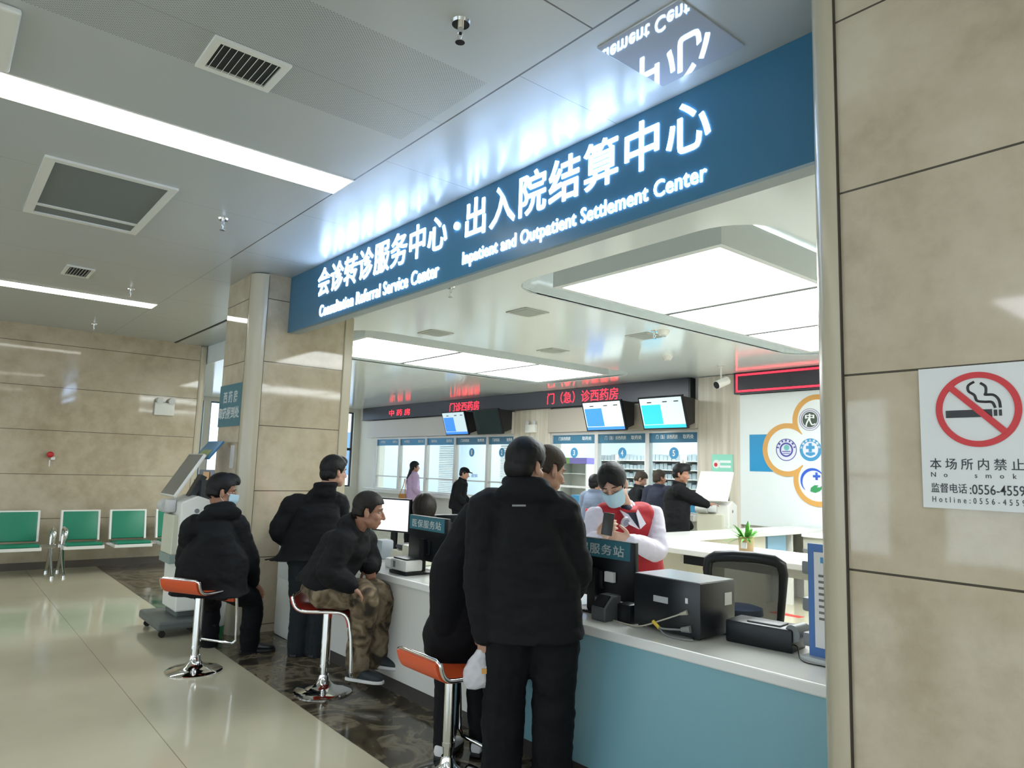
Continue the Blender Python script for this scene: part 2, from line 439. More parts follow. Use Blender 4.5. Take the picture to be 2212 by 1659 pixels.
# end wall of the hall: windows to the yard
we = MB(); XE = -18.0
ywin = [(3.7, 5.1), (5.25, 6.9), (7.2, 9.12)]
we.box((XE - .2, 2.0, 0), (XE, 9.5, .95)).box((XE - .2, 2.0, 3.0), (XE, 9.5, ZC + .1))
ys = [2.0] + [q for p in ywin for q in p] + [9.5]
for a, b in zip(ys[::2], ys[1::2]): we.box((XE - .2, a, .95), (XE, b, 3.0))
struct(we.obj('wall_end', WALLW, smooth=False))
sbox('wall_lobby_end', (-19, -7.2, 0), (5, -7, .4), TILE)
wf = MB(); wf.box((-19, -7.2, 2.9), (5, -7, ZC + .1))
for x in (-12, -8.2, -4.4, -.6, 3.2): wf.box((x - .35, -7.2, .4), (x + .35, -7, 2.9))
struct(wf.obj('wall_front', WALLW, smooth=False))
wr = MB(); wr.box((4.9, -7, 2.7), (5.1, 9.5, ZC)).box((4.9, -7, 0), (5.1, -6, 2.7)).box((4.9, -3.6, 0), (5.1, -3.2, 2.7)).box((4.9, -.8, 0), (5.1, 9.5, 2.7))
struct(wr.obj('wall_right', WALLW, smooth=False))
def window(name, x0, x1, y, z0, z1, nx, nz, m, axis='x', th=.05):
    'framed window of the setting: frame, panes'
    f = MB()
    def bx(a0, a1, b0, b1, d=.03):
        if axis == 'x': f.box((a0, y - d, b0), (a1, y + d, b1))
        else: f.box((y - d, a0, b0), (y + d, a1, b1))
    for i in range(nx + 1):
        c = x0 + (x1 - x0) * i / nx; bx(c - th / 2, c + th / 2, z0, z1)
    for i in range(nz + 1):
        c = z0 + (z1 - z0) * i / nz; bx(x0 + th / 2, x1 - th / 2, c - th / 2, c + th / 2, .024)
    o = struct(f.obj(name, m, smooth=False))
    g = MB()
    if axis == 'x': g.box((x0, y - .003, z0), (x1, y + .003, z1))
    else: g.box((y - .003, x0, z0), (y + .003, x1, z1))
    g.obj('pane', GLASS, o, smooth=False)
    return o
for i, (a, b) in enumerate(ywin): window('window_%d' % (i + 1), a, b, XE - .1, .95, 3.0, 2, 2, DFRAME if i == 2 else PINE, 'y', .07)
for i, (a, b) in enumerate([(-11.65, -8.55), (-7.85, -4.75), (-4.05, -.95), (-.25, 2.85)]): window('window_%d' % (i + 4), a, b, -7.1, .4, 2.9, 3, 2, DFRAME, 'x', .06)
# building across the yard
yard = struct(MB().box((-60, -20, -.3), (-18.2, 40, -.1)).obj('ground', mat('yard paving', (.45, .45, .45), .8), smooth=False))
fac = thing('building', (-34, 10, 0), 'white building with blue windows outside across the yard', 'building')
MB().box((-40, -10, -.1), (-34, 34, 14)).obj('wall', mat('white facade', (.75, .77, .80), .7), fac, smooth=False)
for iz in range(3):
    for iy in range(9):
        y = -3 + iy * 2.7; z = 1 + iz * 3.4
        MB().box((-34.02, y, z), (-33.95, y + 1.8, z + 2.2)).obj('window', mat('blue window glass', (.12, .22, .36), .2), fac, smooth=False)

# ------------------------------------------------------------------ big lettered sign
ux, uz = V((1, 0, 0)), V((0, 0, 1))
sg = thing('overhead_sign', (-3.9, 2.6, 2.83), 'long teal blue overhead sign with glowing white lettering above the counter', 'sign')
MB().box((-6.65, 2.60, 2.83), (-1.168, 2.63, ZC)).obj('panel', SIGNB, sg, smooth=False)
for s, m, x0, x1, z0, z1, sp, bd in (('会诊转诊服务中心', 1, -6.00, -3.92, 3.07, 3.33, 1.08, .010), ('出入院结算中心', 1, -3.70, -1.80, 3.07, 3.335, 1.12, .011),
        ('Consultation Referral Service Center', 1, -5.93, -4.00, 2.878, 2.985, 1.05, .010), ('Inpatient and Outpatient Settlement Center', 1, -3.72, -1.82, 2.878, 2.99, 1.05, .010)):
    text('lettering', s, LETTER, sg, x0, x1, z0, z1, (0, 2.60, 0), ux, uz, .005, bd, sp)
MB().cyl((-3.80, 2.60, 3.19), (-3.80, 2.588, 3.19), .026).obj('dot', LETTER, sg)

# ------------------------------------------------------------------ ceiling fittings
for i, (xa, xb, lab) in enumerate(((-4.30, -4.02, 'long lit strip light nearest the big blue sign'), (-9.30, -9.02, 'lit strip light deeper in the lobby towards the tiled wall'))):
    t = thing('strip_light', ((xa + xb) / 2, -.9, ZC), lab, 'ceiling light', 'ceiling strip lights')
    MB().box((xa, -3.9, ZC - .006), (xb, 1.925, ZC)).obj('diffuser', LIGHTS, t, smooth=False)
    MB().box((xa - .012, -3.9, ZC - .004), (xa, 1.937, ZC)).box((xb, -3.9, ZC - .004), (xb + .012, 1.937, ZC)).box((xa, 1.925, ZC - .004), (xb, 1.937, ZC)).obj('frame', BEZEL, t, smooth=False)
t = thing('strip_light', (1.0, -.9, ZC), 'lit strip light over the near end of the lobby, out of the picture', 'ceiling light', 'ceiling strip lights')
MB().box((.86, -3.9, ZC - .006), (1.14, 1.925, ZC)).obj('diffuser', LIGHTS, t, smooth=False)
t = thing('light_panel', (-1.98, -4.95, ZC), 'lit rectangular ceiling panel mirrored in the polished right pillar', 'ceiling light')
MB().box((-2.3, -6.4, ZC - .006), (-1.66, -3.5, ZC)).obj('diffuser', mat('cool lit panel', (.9, .9, .9), .4, emit=(.90, .90, 1.0), es=6.0), t, smooth=False)
MB().box((-2.33, -6.43, ZC - .004), (-2.3, -3.47, ZC)).box((-1.66, -6.43, ZC - .004), (-1.63, -3.47, ZC)).obj('frame', BEZEL, t, smooth=False)
def grille(cx, cy, z, sx, sy, label, n=9, fr=.05, rz=0, ret=False, grp='ceiling air vents'):
    t = thing('air_vent', (cx, cy, z), label, 'air vent', grp)
    f = MB()
    f.box((cx - sx / 2, cy - sy / 2, z - .012), (cx - sx / 2 + fr, cy + sy / 2, z)).box((cx + sx / 2 - fr, cy - sy / 2, z - .012), (cx + sx / 2, cy + sy / 2, z))
    f.box((cx - sx / 2 + fr, cy - sy / 2, z - .012), (cx + sx / 2 - fr, cy - sy / 2 + fr, z)).box((cx - sx / 2 + fr, cy + sy / 2 - fr, z - .012), (cx + sx / 2 - fr, cy + sy / 2, z))
    f.obj('frame', BEZEL, t, smooth=False)
    MB().box((cx - sx / 2 + fr, cy - sy / 2 + fr, z - .002), (cx + sx / 2 - fr, cy + sy / 2 - fr, z)).obj('backing', mat('dark duct', (.03, .035, .04), .7), t, smooth=False)
    if n:
        b = MB(); L = sy - 2 * fr
        for i in range(n):
            y = cy - L / 2 + L * (i + .5) / n
            b.obox((cx, y, z - .008), V((sx / 2 - fr, 0, 0)), V((0, .004, .008)), V((0, -.001, .0006)))
        b.obj('slats', BEZEL, t, smooth=False)
    return t
grille(-3.155, .94, ZC, .30, .34, 'white louvred vent beside the perforated ceiling panels', 9, .035)
grille(-7.98, .97, ZC, .42, .24, 'small dark louvred vent between the two strip lights', 7, .03)
t = thing('air_return', (-5.6, .75, ZC), 'large grey return air grille with white frame between the strip lights', 'air vent')
f = MB(); X0, X1, Y0, Y1 = -6.25, -4.97, .37, 1.13
f.box((X0, Y0, ZC - .015), (X0 + .05, Y1, ZC)).box((X1 - .05, Y0, ZC - .015), (X1, Y1, ZC)).box((X0 + .05, Y0, ZC - .015), (X1 - .05, Y0 + .06, ZC)).box((X0 + .05, Y1 - .05, ZC - .015), (X1 - .05, Y1, ZC)).box((X0 + .24, Y0 + .06, ZC - .013), (X0 + .28, Y1 - .05, ZC))
f.obj('frame', BEZEL, t, smooth=False)
MB().box((X0 + .05, Y0 + .05, ZC - .004), (X1 - .05, Y1 - .05, ZC)).obj('filter', mat('grey filter mesh', (.17, .185, .18), .8), t, smooth=False)
t = thing('air_return', (-3.9, -.1, ZC), 'corner of a white framed ceiling fitting at the upper left', 'air vent')
MB().box((-3.95, -.6, ZC - .03), (-3.37, .12, ZC)).obj('frame', BEZEL, t, smooth=False, bevel=.01)
ap = MB().box((-1.975, 2.035, ZC - .008), (-1.545, 2.478, ZC)).obj('access_panel', mat('mirror gloss panel', (.45, .47, .52), .03, spec=1.0, coat=.5), smooth=False, bevel=.002)
tag(ap, 'glossy square ceiling access panel mirroring the sign letters', 'ceiling panel')
def sprinkler(x, y, z, label):
    t = thing('sprinkler', (x, y, z), label, 'sprinkler', 'ceiling sprinklers')
    MB().lathe([(.002, -.012), (.036, -.012), (.040, 0), (.002, 0)], (x, y, z)).obj('rose', CHROME, t)
    b = MB(); b.cyl((x, y, z - .05), (x, y, z - .01), .012).tube([(x - .012, y, z - .035), (x - .017, y, z - .06), (x, y, z - .085)], .003).tube([(x + .012, y, z - .035), (x + .017, y, z - .06), (x, y, z - .085)], .003)
    b.cyl((x, y, z - .09), (x, y, z - .086), .02).obj('head', CHROME, t)
    return t
sprinkler(-2.229, 1.501, ZC, 'chrome ceiling sprinkler near the top of the picture')
sprinkler(-5.367, 1.543, ZC, 'ceiling sprinkler between the long strip light and the big sign')
sprinkler(-8.40, 1.526, ZC, 'ceiling sprinkler above the far strip light')
sprinkler(-11.05, 1.60, ZC, 'ceiling sprinkler close to the tiled left wall')
sprinkler(-4.88, 3.30, ZB, 'ceiling sprinkler just behind the lower edge of the blue sign')
sprinkler(-4.80, 5.90, ZB, 'small sprinkler beside the far square downlight')
def downlight(x, y, s, label):
    t = thing('downlight', (x, y, ZB), label, 'ceiling light', 'square ceiling downlights')
    MB().box((x - s, y - s, ZB - .01), (x + s, y + s, ZB)).obj('frame', mat('grey lamp frame', (.42, .44, .42), .4), t, smooth=False)
    MB().box((x - s * .8, y - s * .8, ZB - .013), (x + s * .8, y + s * .8, ZB - .008)).obj('cover', mat('unlit lamp cover', (.33, .36, .34), .5), t, smooth=False)
downlight(-5.12, 4.37, .15, 'unlit square downlight nearest behind the sign')
downlight(-6.72, 4.36, .15, 'unlit square downlight above the left light tray')
downlight(-5.05, 6.05, .16, 'unlit square downlight between the trays with a sprinkler beside it')
downlight(-6.56, 6.05, .15, 'unlit square downlight right of the far tray corner')
def puck(x, y, label):
    t = thing('smoke_detector', (x, y, ZB), label, 'smoke detector', 'ceiling smoke detectors')
    MB().lathe([(.002, -.05), (.045, -.05), (.06, -.02), (.07, 0), (.002, 0)], (x, y, ZB)).obj('body', BEZEL, t)
    MB().lathe([(.002, -.054), (.02, -.054), (.03, -.048), (.002, -.048)], (x, y, ZB)).obj('sensor', LGREY, t)
puck(-5.74, 7.33, 'round white smoke detector near the red display')
puck(-4.72, 5.95, 'small white smoke detector beside the right light tray')
# light trays
for i, (a, b) in enumerate(HOLES):
    x0, x1 = a + .30, b - .42; ya, yb = 3.90, 8.15
    lab = ('large lit ceiling light tray of three panels on the right', 'large lit ceiling light tray of three panels on the left', 'lit ceiling light tray beyond the right pillar')[i]
    t = thing('light_tray', ((x0 + x1) / 2, 6, ZB), lab, 'ceiling light', 'lit ceiling trays')
    f = MB(); zt, zb = ZB + .22, ZB - .005
    f.box((x0, ya, zb), (x0 + .05, yb, zt)).box((x1 - .05, ya, zb), (x1, yb, zt)).box((x0 + .05, ya, zb), (x1 - .05, ya + .06, zt)).box((x0 + .05, yb - .06, zb), (x1 - .05, yb, zt))
    L = (yb - ya - .12) / 3
    f.obj('frame', mat('tray frame', (.62, .66, .66), .35), t, smooth=False)
    for k in (1, 2): MB().box((x0 + .05, ya + .06 + L * k - .03, zb - .004), (x1 - .05, ya + .06 + L * k + .03, zt)).obj('divider', mat('tray divider', (.16, .17, .17), .5), t, smooth=False)
    for k in range(3):
        MB().box((x0 + .05, ya + .06 + L * k + .02, zb + .008), (x1 - .05, ya + .06 + L * (k + 1) - .02, zb + .02)).obj('diffuser', LIGHTP, t, smooth=False)

# ------------------------------------------------------------------ pharmacy windows and the room behind
mull = [-16.95, -15.75, -14.5, -13.28, -12.07, -11.15]
mull2 = [-10.05, -8.85, -7.68, -6.64]
wn = 10
HEAD = [('中药房', '取药处'), ('中药房', '取药处'), ('取药处', '取药处'), ('门诊西药房', '取药处'), ('门诊西药房', '取药处'), ('门诊西药房', '取药处'), ('门（急）诊西药房', '取药处'), ('门（急）诊西药房', '取药处')]
NUM = [None, None, None, '1', '2', '3', '4', '5']
bays = list(zip(mull, mull[1:])) + list(zip(mull2, mull2[1:]))
for i, (a, b) in enumerate(bays):
    f = MB(); y = YB + .02
    f.box((a - .04, y - .05, .95), (a + .04, y + .05, 2.29)).box((a + .04, y - .05, 2.24), (b - .04, y + .05, 2.285)).box((a + .04, y - .03, 1.27), (b - .04, y + .03, 1.30)).box((a + .04, y - .05, .955), (b - .04, y + .05, .98))
    if i in (4, 7): f.box((b - .04, y - .05, .95), (b + .04, y + .05, 2.29))
    o = struct(f.obj('window_%d' % (wn + i), STEEL, smooth=False))
    MB().box((a + .04, y - .003, .98), (b - .04, y + .003, 2.24)).obj('pane', GLASS, o, smooth=False)
    MB().box((a + .04, y - .02, 2.08), (b - .04, y - .006, 2.24)).obj('header', mat('blue header film', (.040, .165, .27), .4) if i > 2 else BLU3, o, smooth=False)
    h1, h2 = HEAD[i]; wd = b - a
    text('lettering', h1, LETW, o, a + .16 * wd, a + (.36 if len(h1) < 4 else .42 if len(h1) < 6 else .58) * wd, 2.14, 2.21, (0, y - .02, 0), ux, uz, .003, .01)
    text('lettering', h2, LETW, o, a + .68 * wd, a + .88 * wd, 2.14, 2.21, (0, y - .02, 0), ux, uz, .003, .01)
    if NUM[i]:
        c = (a + b) / 2; MB().cyl((c, y - .008, 1.91), (c, y - .004, 1.91), .095, seg=28).obj('number_disc', BLU3, o)
        text('number', NUM[i], LETW, o, c - .025, c + .025, 1.86, 1.96, (0, y - .010, 0), ux, uz, .002, .02)
    if i in (2, 4):
        bl = MB()
        for k in range(26): bl.obox((a + wd * .62, y + .12, 1.0 + k * .042), V((wd * .33, 0, 0)), V((0, .014, .010)), V((0, 0, .001)))
        bl.obj('blind', PAPER, o, smooth=False)
text('lettering', '无纸化，请扫码', BLU2, bpy.data.objects['window_13'], -12.95, -12.4, 1.36, 1.44, (0, YB - .01, 0), ux, uz, .002, .01)
# room behind
rb = MB(); rb.box((-18, 12.8, 0), (-6, 13, ZB)).box((-18.2, 9.5, 0), (-18, 13, ZB)).box((-6, 9.5, 0), (-5.8, 13, ZB)); struct(rb.obj('wall_pharmacy', mat('pale blue wall', (.60, .70, .80), .6), smooth=False))
sbox('ceiling_pharmacy', (-18.2, 9.55, ZB), (-5.8, 13, ZB + .1), BCEIL)
for i, x in enumerate((-16.3, -13.2, -9.6, -7.4)):
    lp = MB().box((x - .6, 10.6, ZB - .03), (x + .6, 11.6, ZB)).obj('ceiling_light', mat('bright pharmacy panel', (.9, .9, .9), .4, emit=(.93, .98, 1.0), es=PANEL_E * 1.9), smooth=False)
    tag(lp, 'lit ceiling panel inside the pharmacy, number %s from the end windows' % ('one', 'two', 'three', 'four')[i], 'ceiling light', 'pharmacy ceiling lights')
for i, (xa, xb, yy) in enumerate(((-11.3, -10.45, 11.9), (-10.4, -9.55, 11.5), (-9.5, -8.65, 11.5), (-8.6, -7.75, 11.5))):
    t = thing('medicine_shelf', ((xa + xb) / 2, yy, 0), ('grey medicine shelf rack set back behind windows three and four', 'grey medicine shelf rack behind window four, left of two', 'grey medicine shelf rack seen behind the post between windows four and five', 'grey medicine shelf rack behind window five')[i], 'shelf', 'pharmacy shelf racks')
    MB().box((xa, yy, 0), (xa + .04, yy + .4, 1.95)).box((xb - .04, yy, 0), (xb, yy + .4, 1.95)).box((xa + .04, yy + .38, 0), (xb - .04, yy + .399, 1.94)).obj('frame', BEZEL, t, smooth=False)
    for k in range(10):
        sh = MB().box((xa + .04, yy, .2 + k * .18), (xb - .04, yy + .38, .215 + k * .18)).obj('shelf', BEZEL, t, smooth=False)
        bx = MB(); n = 7
        for q in range(n):
            x = xa + .06 + (xb - xa - .12) * q / n; hh = .08 + .06 * random.random()
            bx.box((x, yy + .04, .216 + k * .18), (x + (xb - xa - .12) / n * .86, yy + .3, .216 + k * .18 + hh))
        bx.obj('boxes', SHELFM, t, smooth=False)['kind'] = 'stuff'
t = thing('medicine_fridge', (-10.4, 10.3, 0), 'white glass front medicine cabinet with a green and violet top behind window three', 'cabinet')
MB().box((-10.770, 10.150, .6), (-10.740, 10.550, 1.8)).box((-9.970, 10.150, .6), (-9.940, 10.550, 1.8)).box((-10.770, 10.530, .6), (-9.940, 10.550, 1.8)).box((-10.770, 10.150, .6), (-9.940, 10.550, .75)).obj('body', BEZEL, t, smooth=False)
MB().box((-10.780, 10.140, 1.72), (-10.420, 10.550, 1.84)).obj('green_band', mat('lime band', (.22, .45, .10), .4), t, smooth=False)
MB().box((-10.420, 10.140, 1.72), (-9.930, 10.550, 1.84)).obj('violet_band', mat('violet band', (.25, .20, .60), .4), t, smooth=False)
for k in range(3): MB().box((-10.740, 10.170, .95 + k * .28), (-9.970, 10.530, .965 + k * .28)).obj('shelf', BEZEL, t, smooth=False)
for i, (x, y, dx, m, lab) in enumerate(((-9.55, 9.68, .45, BLU3, 'blue plastic basket on the ledge behind window three'), (-7.1, 9.75, .4, BLU3, 'blue plastic basket behind window five'))):
    b = MB(); b.box((x - dx / 2, y - .11, .96), (x + dx / 2, y + .10, 1.12), .02); tag(b.obj('basket', m), lab, 'basket')

# ------------------------------------------------------------------ led displays, tvs, camera on the far wall
t = thing('led_display', (-12.2, 9.2, 2.79), 'long dark LED display with red characters above the pharmacy windows', 'display')
MB().box((-17.6, 9.16, 2.77), (-6.74, 9.28, 3.095)).obj('panel', LEDK, t, smooth=False)
MB().box((-17.62, 9.15, 2.76), (-6.72, 9.28, 2.775)).box((-6.76, 9.15, 2.76), (-6.72, 9.28, 3.09)).obj('rim', BLACKP, t, smooth=False)
for s, a, b, z0, z1 in (('中 药 房', -16.15, -15.12, 2.83, 2.99), ('门诊西药房', -13.38, -12.26, 2.83, 3.03), ('门（急）诊西药房', -10.06, -8.24, 2.83, 3.05)):
    text('lettering', s, LEDR, t, a, b, z0, z1, (0, 9.16, 0), ux, uz, .004, .0)
t = thing('led_display', (-4.9, 9.2, 2.79), 'blank dark LED display with glowing red border above the logo board', 'display')
MB().box((-5.95, 9.16, 2.78), (-2.9, 9.28, 3.095)).obj('panel', LEDK, t, smooth=False)
f = MB(); f.box((-5.91, 9.150, 3.045), (-2.93, 9.16, 3.07)).box((-5.91, 9.15, 2.805), (-2.93, 9.16, 2.83)).box((-5.91, 9.15, 2.805), (-5.885, 9.16, 3.07)); f.obj('red_border', LEDR, t, smooth=False)
def tv(x0, x1, kind, label):
    y, zt, zb = 8.62, 2.77, 2.25
    t = thing('television', ((x0 + x1) / 2, y, zb), label, 'television', 'televisions above the pharmacy windows')
    d = V((0, .16, -.5)).normalized(); X = V(((x1 - x0) / 2, 0, 0)); c = V(((x0 + x1) / 2, y + .1, (zt + zb) / 2)); up = -d * .26; nrm = V((0, -1, 0)) - d * V((0, -1, 0)).dot(d); nrm.normalize()
    MB().obox(c - nrm * .02, X, up, nrm * .02).obj('bezel', BLACKP, t, smooth=False)
    def scr(u0, u1, v0, v1, m, n='screen', lift=.001):
        MB().obox(c + X * ((u0 + u1) - 1) + up * ((v0 + v1) - 1) + nrm * lift, X * (u1 - u0), up * (v1 - v0), nrm * .0015).obj(n, m, t, smooth=False)
    if kind:
        scr(.03, .97, .04, .96, SCREENG); scr(.05, .49, .16, .76, SCREENB if kind == 1 else SCREENC, 'blue_field', .003); scr(.03, .97, .04, .14, SCREENB if kind == 1 else SCREENC, 'bottom_band', .003)
        for u in (.2, .55, .8): scr(u, u + .1, .82, .85, LETK, 'caption', .004)
    else: scr(.03, .97, .04, .96, SCREENOFF)
    q = c - nrm * .04
    MB().prism([q + X * .85 + up * .95, q + X * .85 - up * .95, V((x1 - .1, 9.1, zb + .12)), V((x1 - .1, 9.1, zt - .02))], (-(x1 - x0) * .85, 0, 0)).obj('housing', mat('black housing', (.012, .012, .014), .5), t, smooth=False)
    MB().box(((x0 + x1) / 2 - .1, 9.0, zb + .2), ((x0 + x1) / 2 + .1, 9.24, zb + .4)).obj('bracket', BLACKP, t, smooth=False)
tv(-8.62, -7.72, 1, 'television showing a royal blue field, left of the lit pair')
tv(-7.36, -6.50, 2, 'television showing a cyan field, nearest the security camera')
tv(-12.95, -12.10, 1, 'television with pale blue screen farthest along the pharmacy windows')
tv(-11.80, -10.95, 0, 'switched off dark television beside the wood panel column')
t = thing('security_camera', (-5.67, 8.42, ZB), 'white security camera hanging from the ceiling beside the red bordered display', 'camera')
MB().cyl((-5.67, 8.42, ZB), (-5.67, 8.42, ZB - .19), .012).cyl((-5.67, 8.42, ZB), (-5.67, 8.42, ZB - .02), .04).obj('stem', BEZEL, t)
cd = V((-.25, -.75, -.35)).normalized(); cc = V((-5.65, 8.40, ZB - .25))
MB().cyl(cc - cd * .11, cc + cd * .09, .058, .058, 20).obj('body', BEZEL, t)
MB().cyl(cc + cd * .088, cc + cd * .10, .052, .050, 20).obj('lens', BLACKP, t)
t = thing('emergency_light', (-10.6, YB - .08, 2.38), 'small white emergency light box on the wood panel column', 'light')
MB().box((-10.72, YB - .13, 2.30), (-10.42, YB - .061, 2.46), .01).obj('body', BEZEL, t)
for x in (-10.67, -10.47): MB().cyl((x, YB - .12, 2.49), (x, YB - .10, 2.49), .045).obj('lamp', LGREY, t)
# logo board
t = thing('logo_board', (-4.6, 9.27, .9), 'large white wall board with ochre trefoil outline and round emblems', 'board')
MB().box((-5.9, 9.24, .88), (-2.9, 9.295, 2.77)).obj('panel', BOARD, t, smooth=False)
Yp = 9.24
MB().box((-5.745, Yp - .004, 1.65), (-5.3, Yp, 2.18)).obj('blue_rectangle', BLU, t, smooth=False)
# trefoil outline: union of four discs around a centre, as a ribbon
cx0, cz0 = -4.72, 1.96; lobes = [(-4.72, 2.36, .30), (-5.16, 1.96, .32), (-4.72, 1.55, .30), (-4.28, 1.96, .32)]
def outline(k):
    pts = []
    for i in range(240):
        a = 2 * math.pi * i / 240; d = V((math.cos(a), math.sin(a))); best = .3
        for x, z, r in lobes:
            r = r + k; px, pz = cx0 - x, cz0 - z; b = px * d.x + pz * d.y; c2 = px * px + pz * pz - r * r; ds = b * b - c2
            if ds > 0: best = max(best, -b + math.sqrt(ds))
        pts.append((cx0 + best * d.x, cz0 + best * d.y))
    return pts
oo, ii = outline(.05), outline(-.02)
rb = MB(); rb.rings([[V((a[0], Yp - .012, a[1])), V((b[0], Yp - .012, b[1])), V((b[0], Yp, b[1])), V((a[0], Yp, a[1]))] for a, b in zip(oo, ii)], close=True)
rb.obj('ochre_outline', ORN, t, smooth=False)
iw = MB(); iw.prism([V((x, Yp - .006, z)) for x, z in ii], (0, .005, 0)); iw.obj('white_field', BOARD, t, smooth=False)
def disc(x, z, r, m, n, lift, p=t):
    return MB().cyl((x, Yp - lift, z), (x, Yp - lift + .003, z), r, seg=40).obj(n, m, p)
def ring(x, z, r, w_, m, n, lift, p):
    b = MB(); b.rings([[V((x + q * math.cos(a), Yp - l, z + q * math.sin(a))) for q, l in ((r, lift), (r - w_, lift), (r - w_, lift - .003), (r, lift - .003))] for a in [2 * math.pi * i / 48 for i in range(48)]], close=True)
    return b.obj(n, m, p, smooth=False)
GREYR = mat('grey emblem ring', (.35, .36, .40), .5); DKG = mat('dark green emblem', (.05, .075, .055), .5); PALEB = mat('pale emblem field', (.66, .66, .76), .5); NAVYB = mat('navy emblem ink', (.06, .07, .30), .5)
e = disc(-4.82, 2.37, .155, PALEB, 'emblem', .008); ring(-4.82, 2.37, .155, .012, GREYR, 'ring', .011, e); disc(-4.82, 2.37, .105, DKG, 'disc', .010, e); ring(-4.82, 2.37, .125, .006, LETK, 'ring', .011, e)
text('character', '中', LETW, e, -4.885, -4.755, 2.36, 2.45, (0, Yp - .011, 0), ux, uz, .003, .03)
sk = MB(); sk.tube([(-4.82, Yp - .012, 2.40), (-4.86, Yp - .012, 2.33), (-4.875, Yp - .012, 2.28)], .010, smooth=4).tube([(-4.82, Yp - .012, 2.36), (-4.79, Yp - .012, 2.30), (-4.74, Yp - .012, 2.31)], .010, smooth=4); sk.obj('stroke', LETW, e)
e = disc(-5.17, 1.96, .155, PALEB, 'emblem', .008); ring(-5.17, 1.96, .155, .010, NAVYB, 'ring', .011, e); ring(-5.17, 1.96, .10, .022, NAVYB, 'ring', .011, e); disc(-5.165, 1.99, .04, mat('teal drop', (.15, .45, .45), .5), 'drop', .011, e)
MB().box((-5.23, Yp - .012, 1.93), (-5.11, Yp - .008, 1.942)).box((-5.22, Yp - .012, 1.905), (-5.12, Yp - .008, 1.914)).obj('waves', NAVYB, e, smooth=False)
for k in range(7):
    a = math.radians(166 - k * 25); x, z = -5.17 + .128 * math.cos(a), 1.96 + .128 * math.sin(a)
    MB().obox((x, Yp - .012, z), V((math.sin(a), 0, -math.cos(a))) * (.010 + .003 * (k % 2)), V((0, .002, 0)), V((math.cos(a), 0, math.sin(a))) * .013).obj('illegible_mark', NAVYB, e, smooth=False)
e = disc(-4.82, 1.96, .155, BLU3, 'emblem', .008); disc(-4.82, 1.96, .108, PALEB, 'disc', .010, e)
MB().box((-4.842, Yp - .014, 1.93), (-4.798, Yp - .010, 2.05)).box((-4.88, Yp - .0135, 1.97), (-4.76, Yp - .0105, 2.012)).obj('cross', BLU3, e, smooth=False)
MB().prism([V((-4.89, Yp - .012, 1.90)), V((-4.83, Yp - .012, 1.875)), V((-4.81, Yp - .012, 1.875)), V((-4.75, Yp - .012, 1.90)), V((-4.76, Yp - .012, 1.925)), V((-4.88, Yp - .012, 1.925))], (0, .003, 0)).obj('hands', BLU3, e, smooth=False)
for k in range(7):
    a = math.radians(166 - k * 25); x, z = -4.82 + .131 * math.cos(a), 1.96 + .131 * math.sin(a); text('character', '太湖县人民医院'[k], LETW, e, x - .017, x + .017, z - .017, z + .017, (0, Yp - .009, 0), ux, uz, .002, .02)
e = disc(-4.80, 1.545, .155, PALEB, 'emblem', .008)
cr_ = MB(); cr_.rings([[V((-4.80 + .168 * math.cos(a), Yp - .013, 1.545 + .168 * math.sin(a))), V((-4.80 + (.168 - wd) * math.cos(a), Yp - .013, 1.545 + (.168 - wd) * math.sin(a))), V((-4.80 + (.168 - wd) * math.cos(a), Yp - .008, 1.545 + (.168 - wd) * math.sin(a))), V((-4.80 + .168 * math.cos(a), Yp - .008, 1.545 + .168 * math.sin(a)))] for a, wd in [(math.radians(20 + 210 * i / 30), .004 + .034 * math.sin(math.pi * i / 30)) for i in range(31)]]); cr_.obj('crescent', BLU2, e, smooth=False)
MB().box((-4.755, Yp - .014, 1.555), (-4.725, Yp - .008, 1.655)).box((-4.79, Yp - .0135, 1.59), (-4.69, Yp - .0085, 1.62)).obj('cross', BLU2, e, smooth=False)
MB().prism([V((x, Yp - .014, z)) for x, z in ((-4.83, 1.40), (-4.82, 1.45), (-4.77, 1.485), (-4.72, 1.485), (-4.74, 1.455), (-4.69, 1.46), (-4.64, 1.52), (-4.65, 1.46), (-4.70, 1.41), (-4.76, 1.385))], (0, .004, 0)).obj('hand', GRN, e, smooth=False)
# poster beside it
t = thing('poster', (-6.19, 9.23, 1.6), 'mint green poster with a red heart on the wood panel wall', 'poster')
MB().box((-6.38, 9.226, 1.60), (-6.02, 9.238, 1.89)).obj('sheet', MINT, t, smooth=False)
MB().cyl((-6.30, 9.224, 1.745), (-6.30, 9.227, 1.745), .065).obj('white_patch', PAPER, t); MB().cyl((-6.31, 9.222, 1.735), (-6.31, 9.225, 1.735), .03).obj('heart', REDS, t)
MB().box((-6.24, 9.222, 1.765), (-6.05, 9.226, 1.80)).box((-6.24, 9.222, 1.69), (-6.05, 9.226, 1.725)).obj('text_bars', LETW, t, smooth=False)

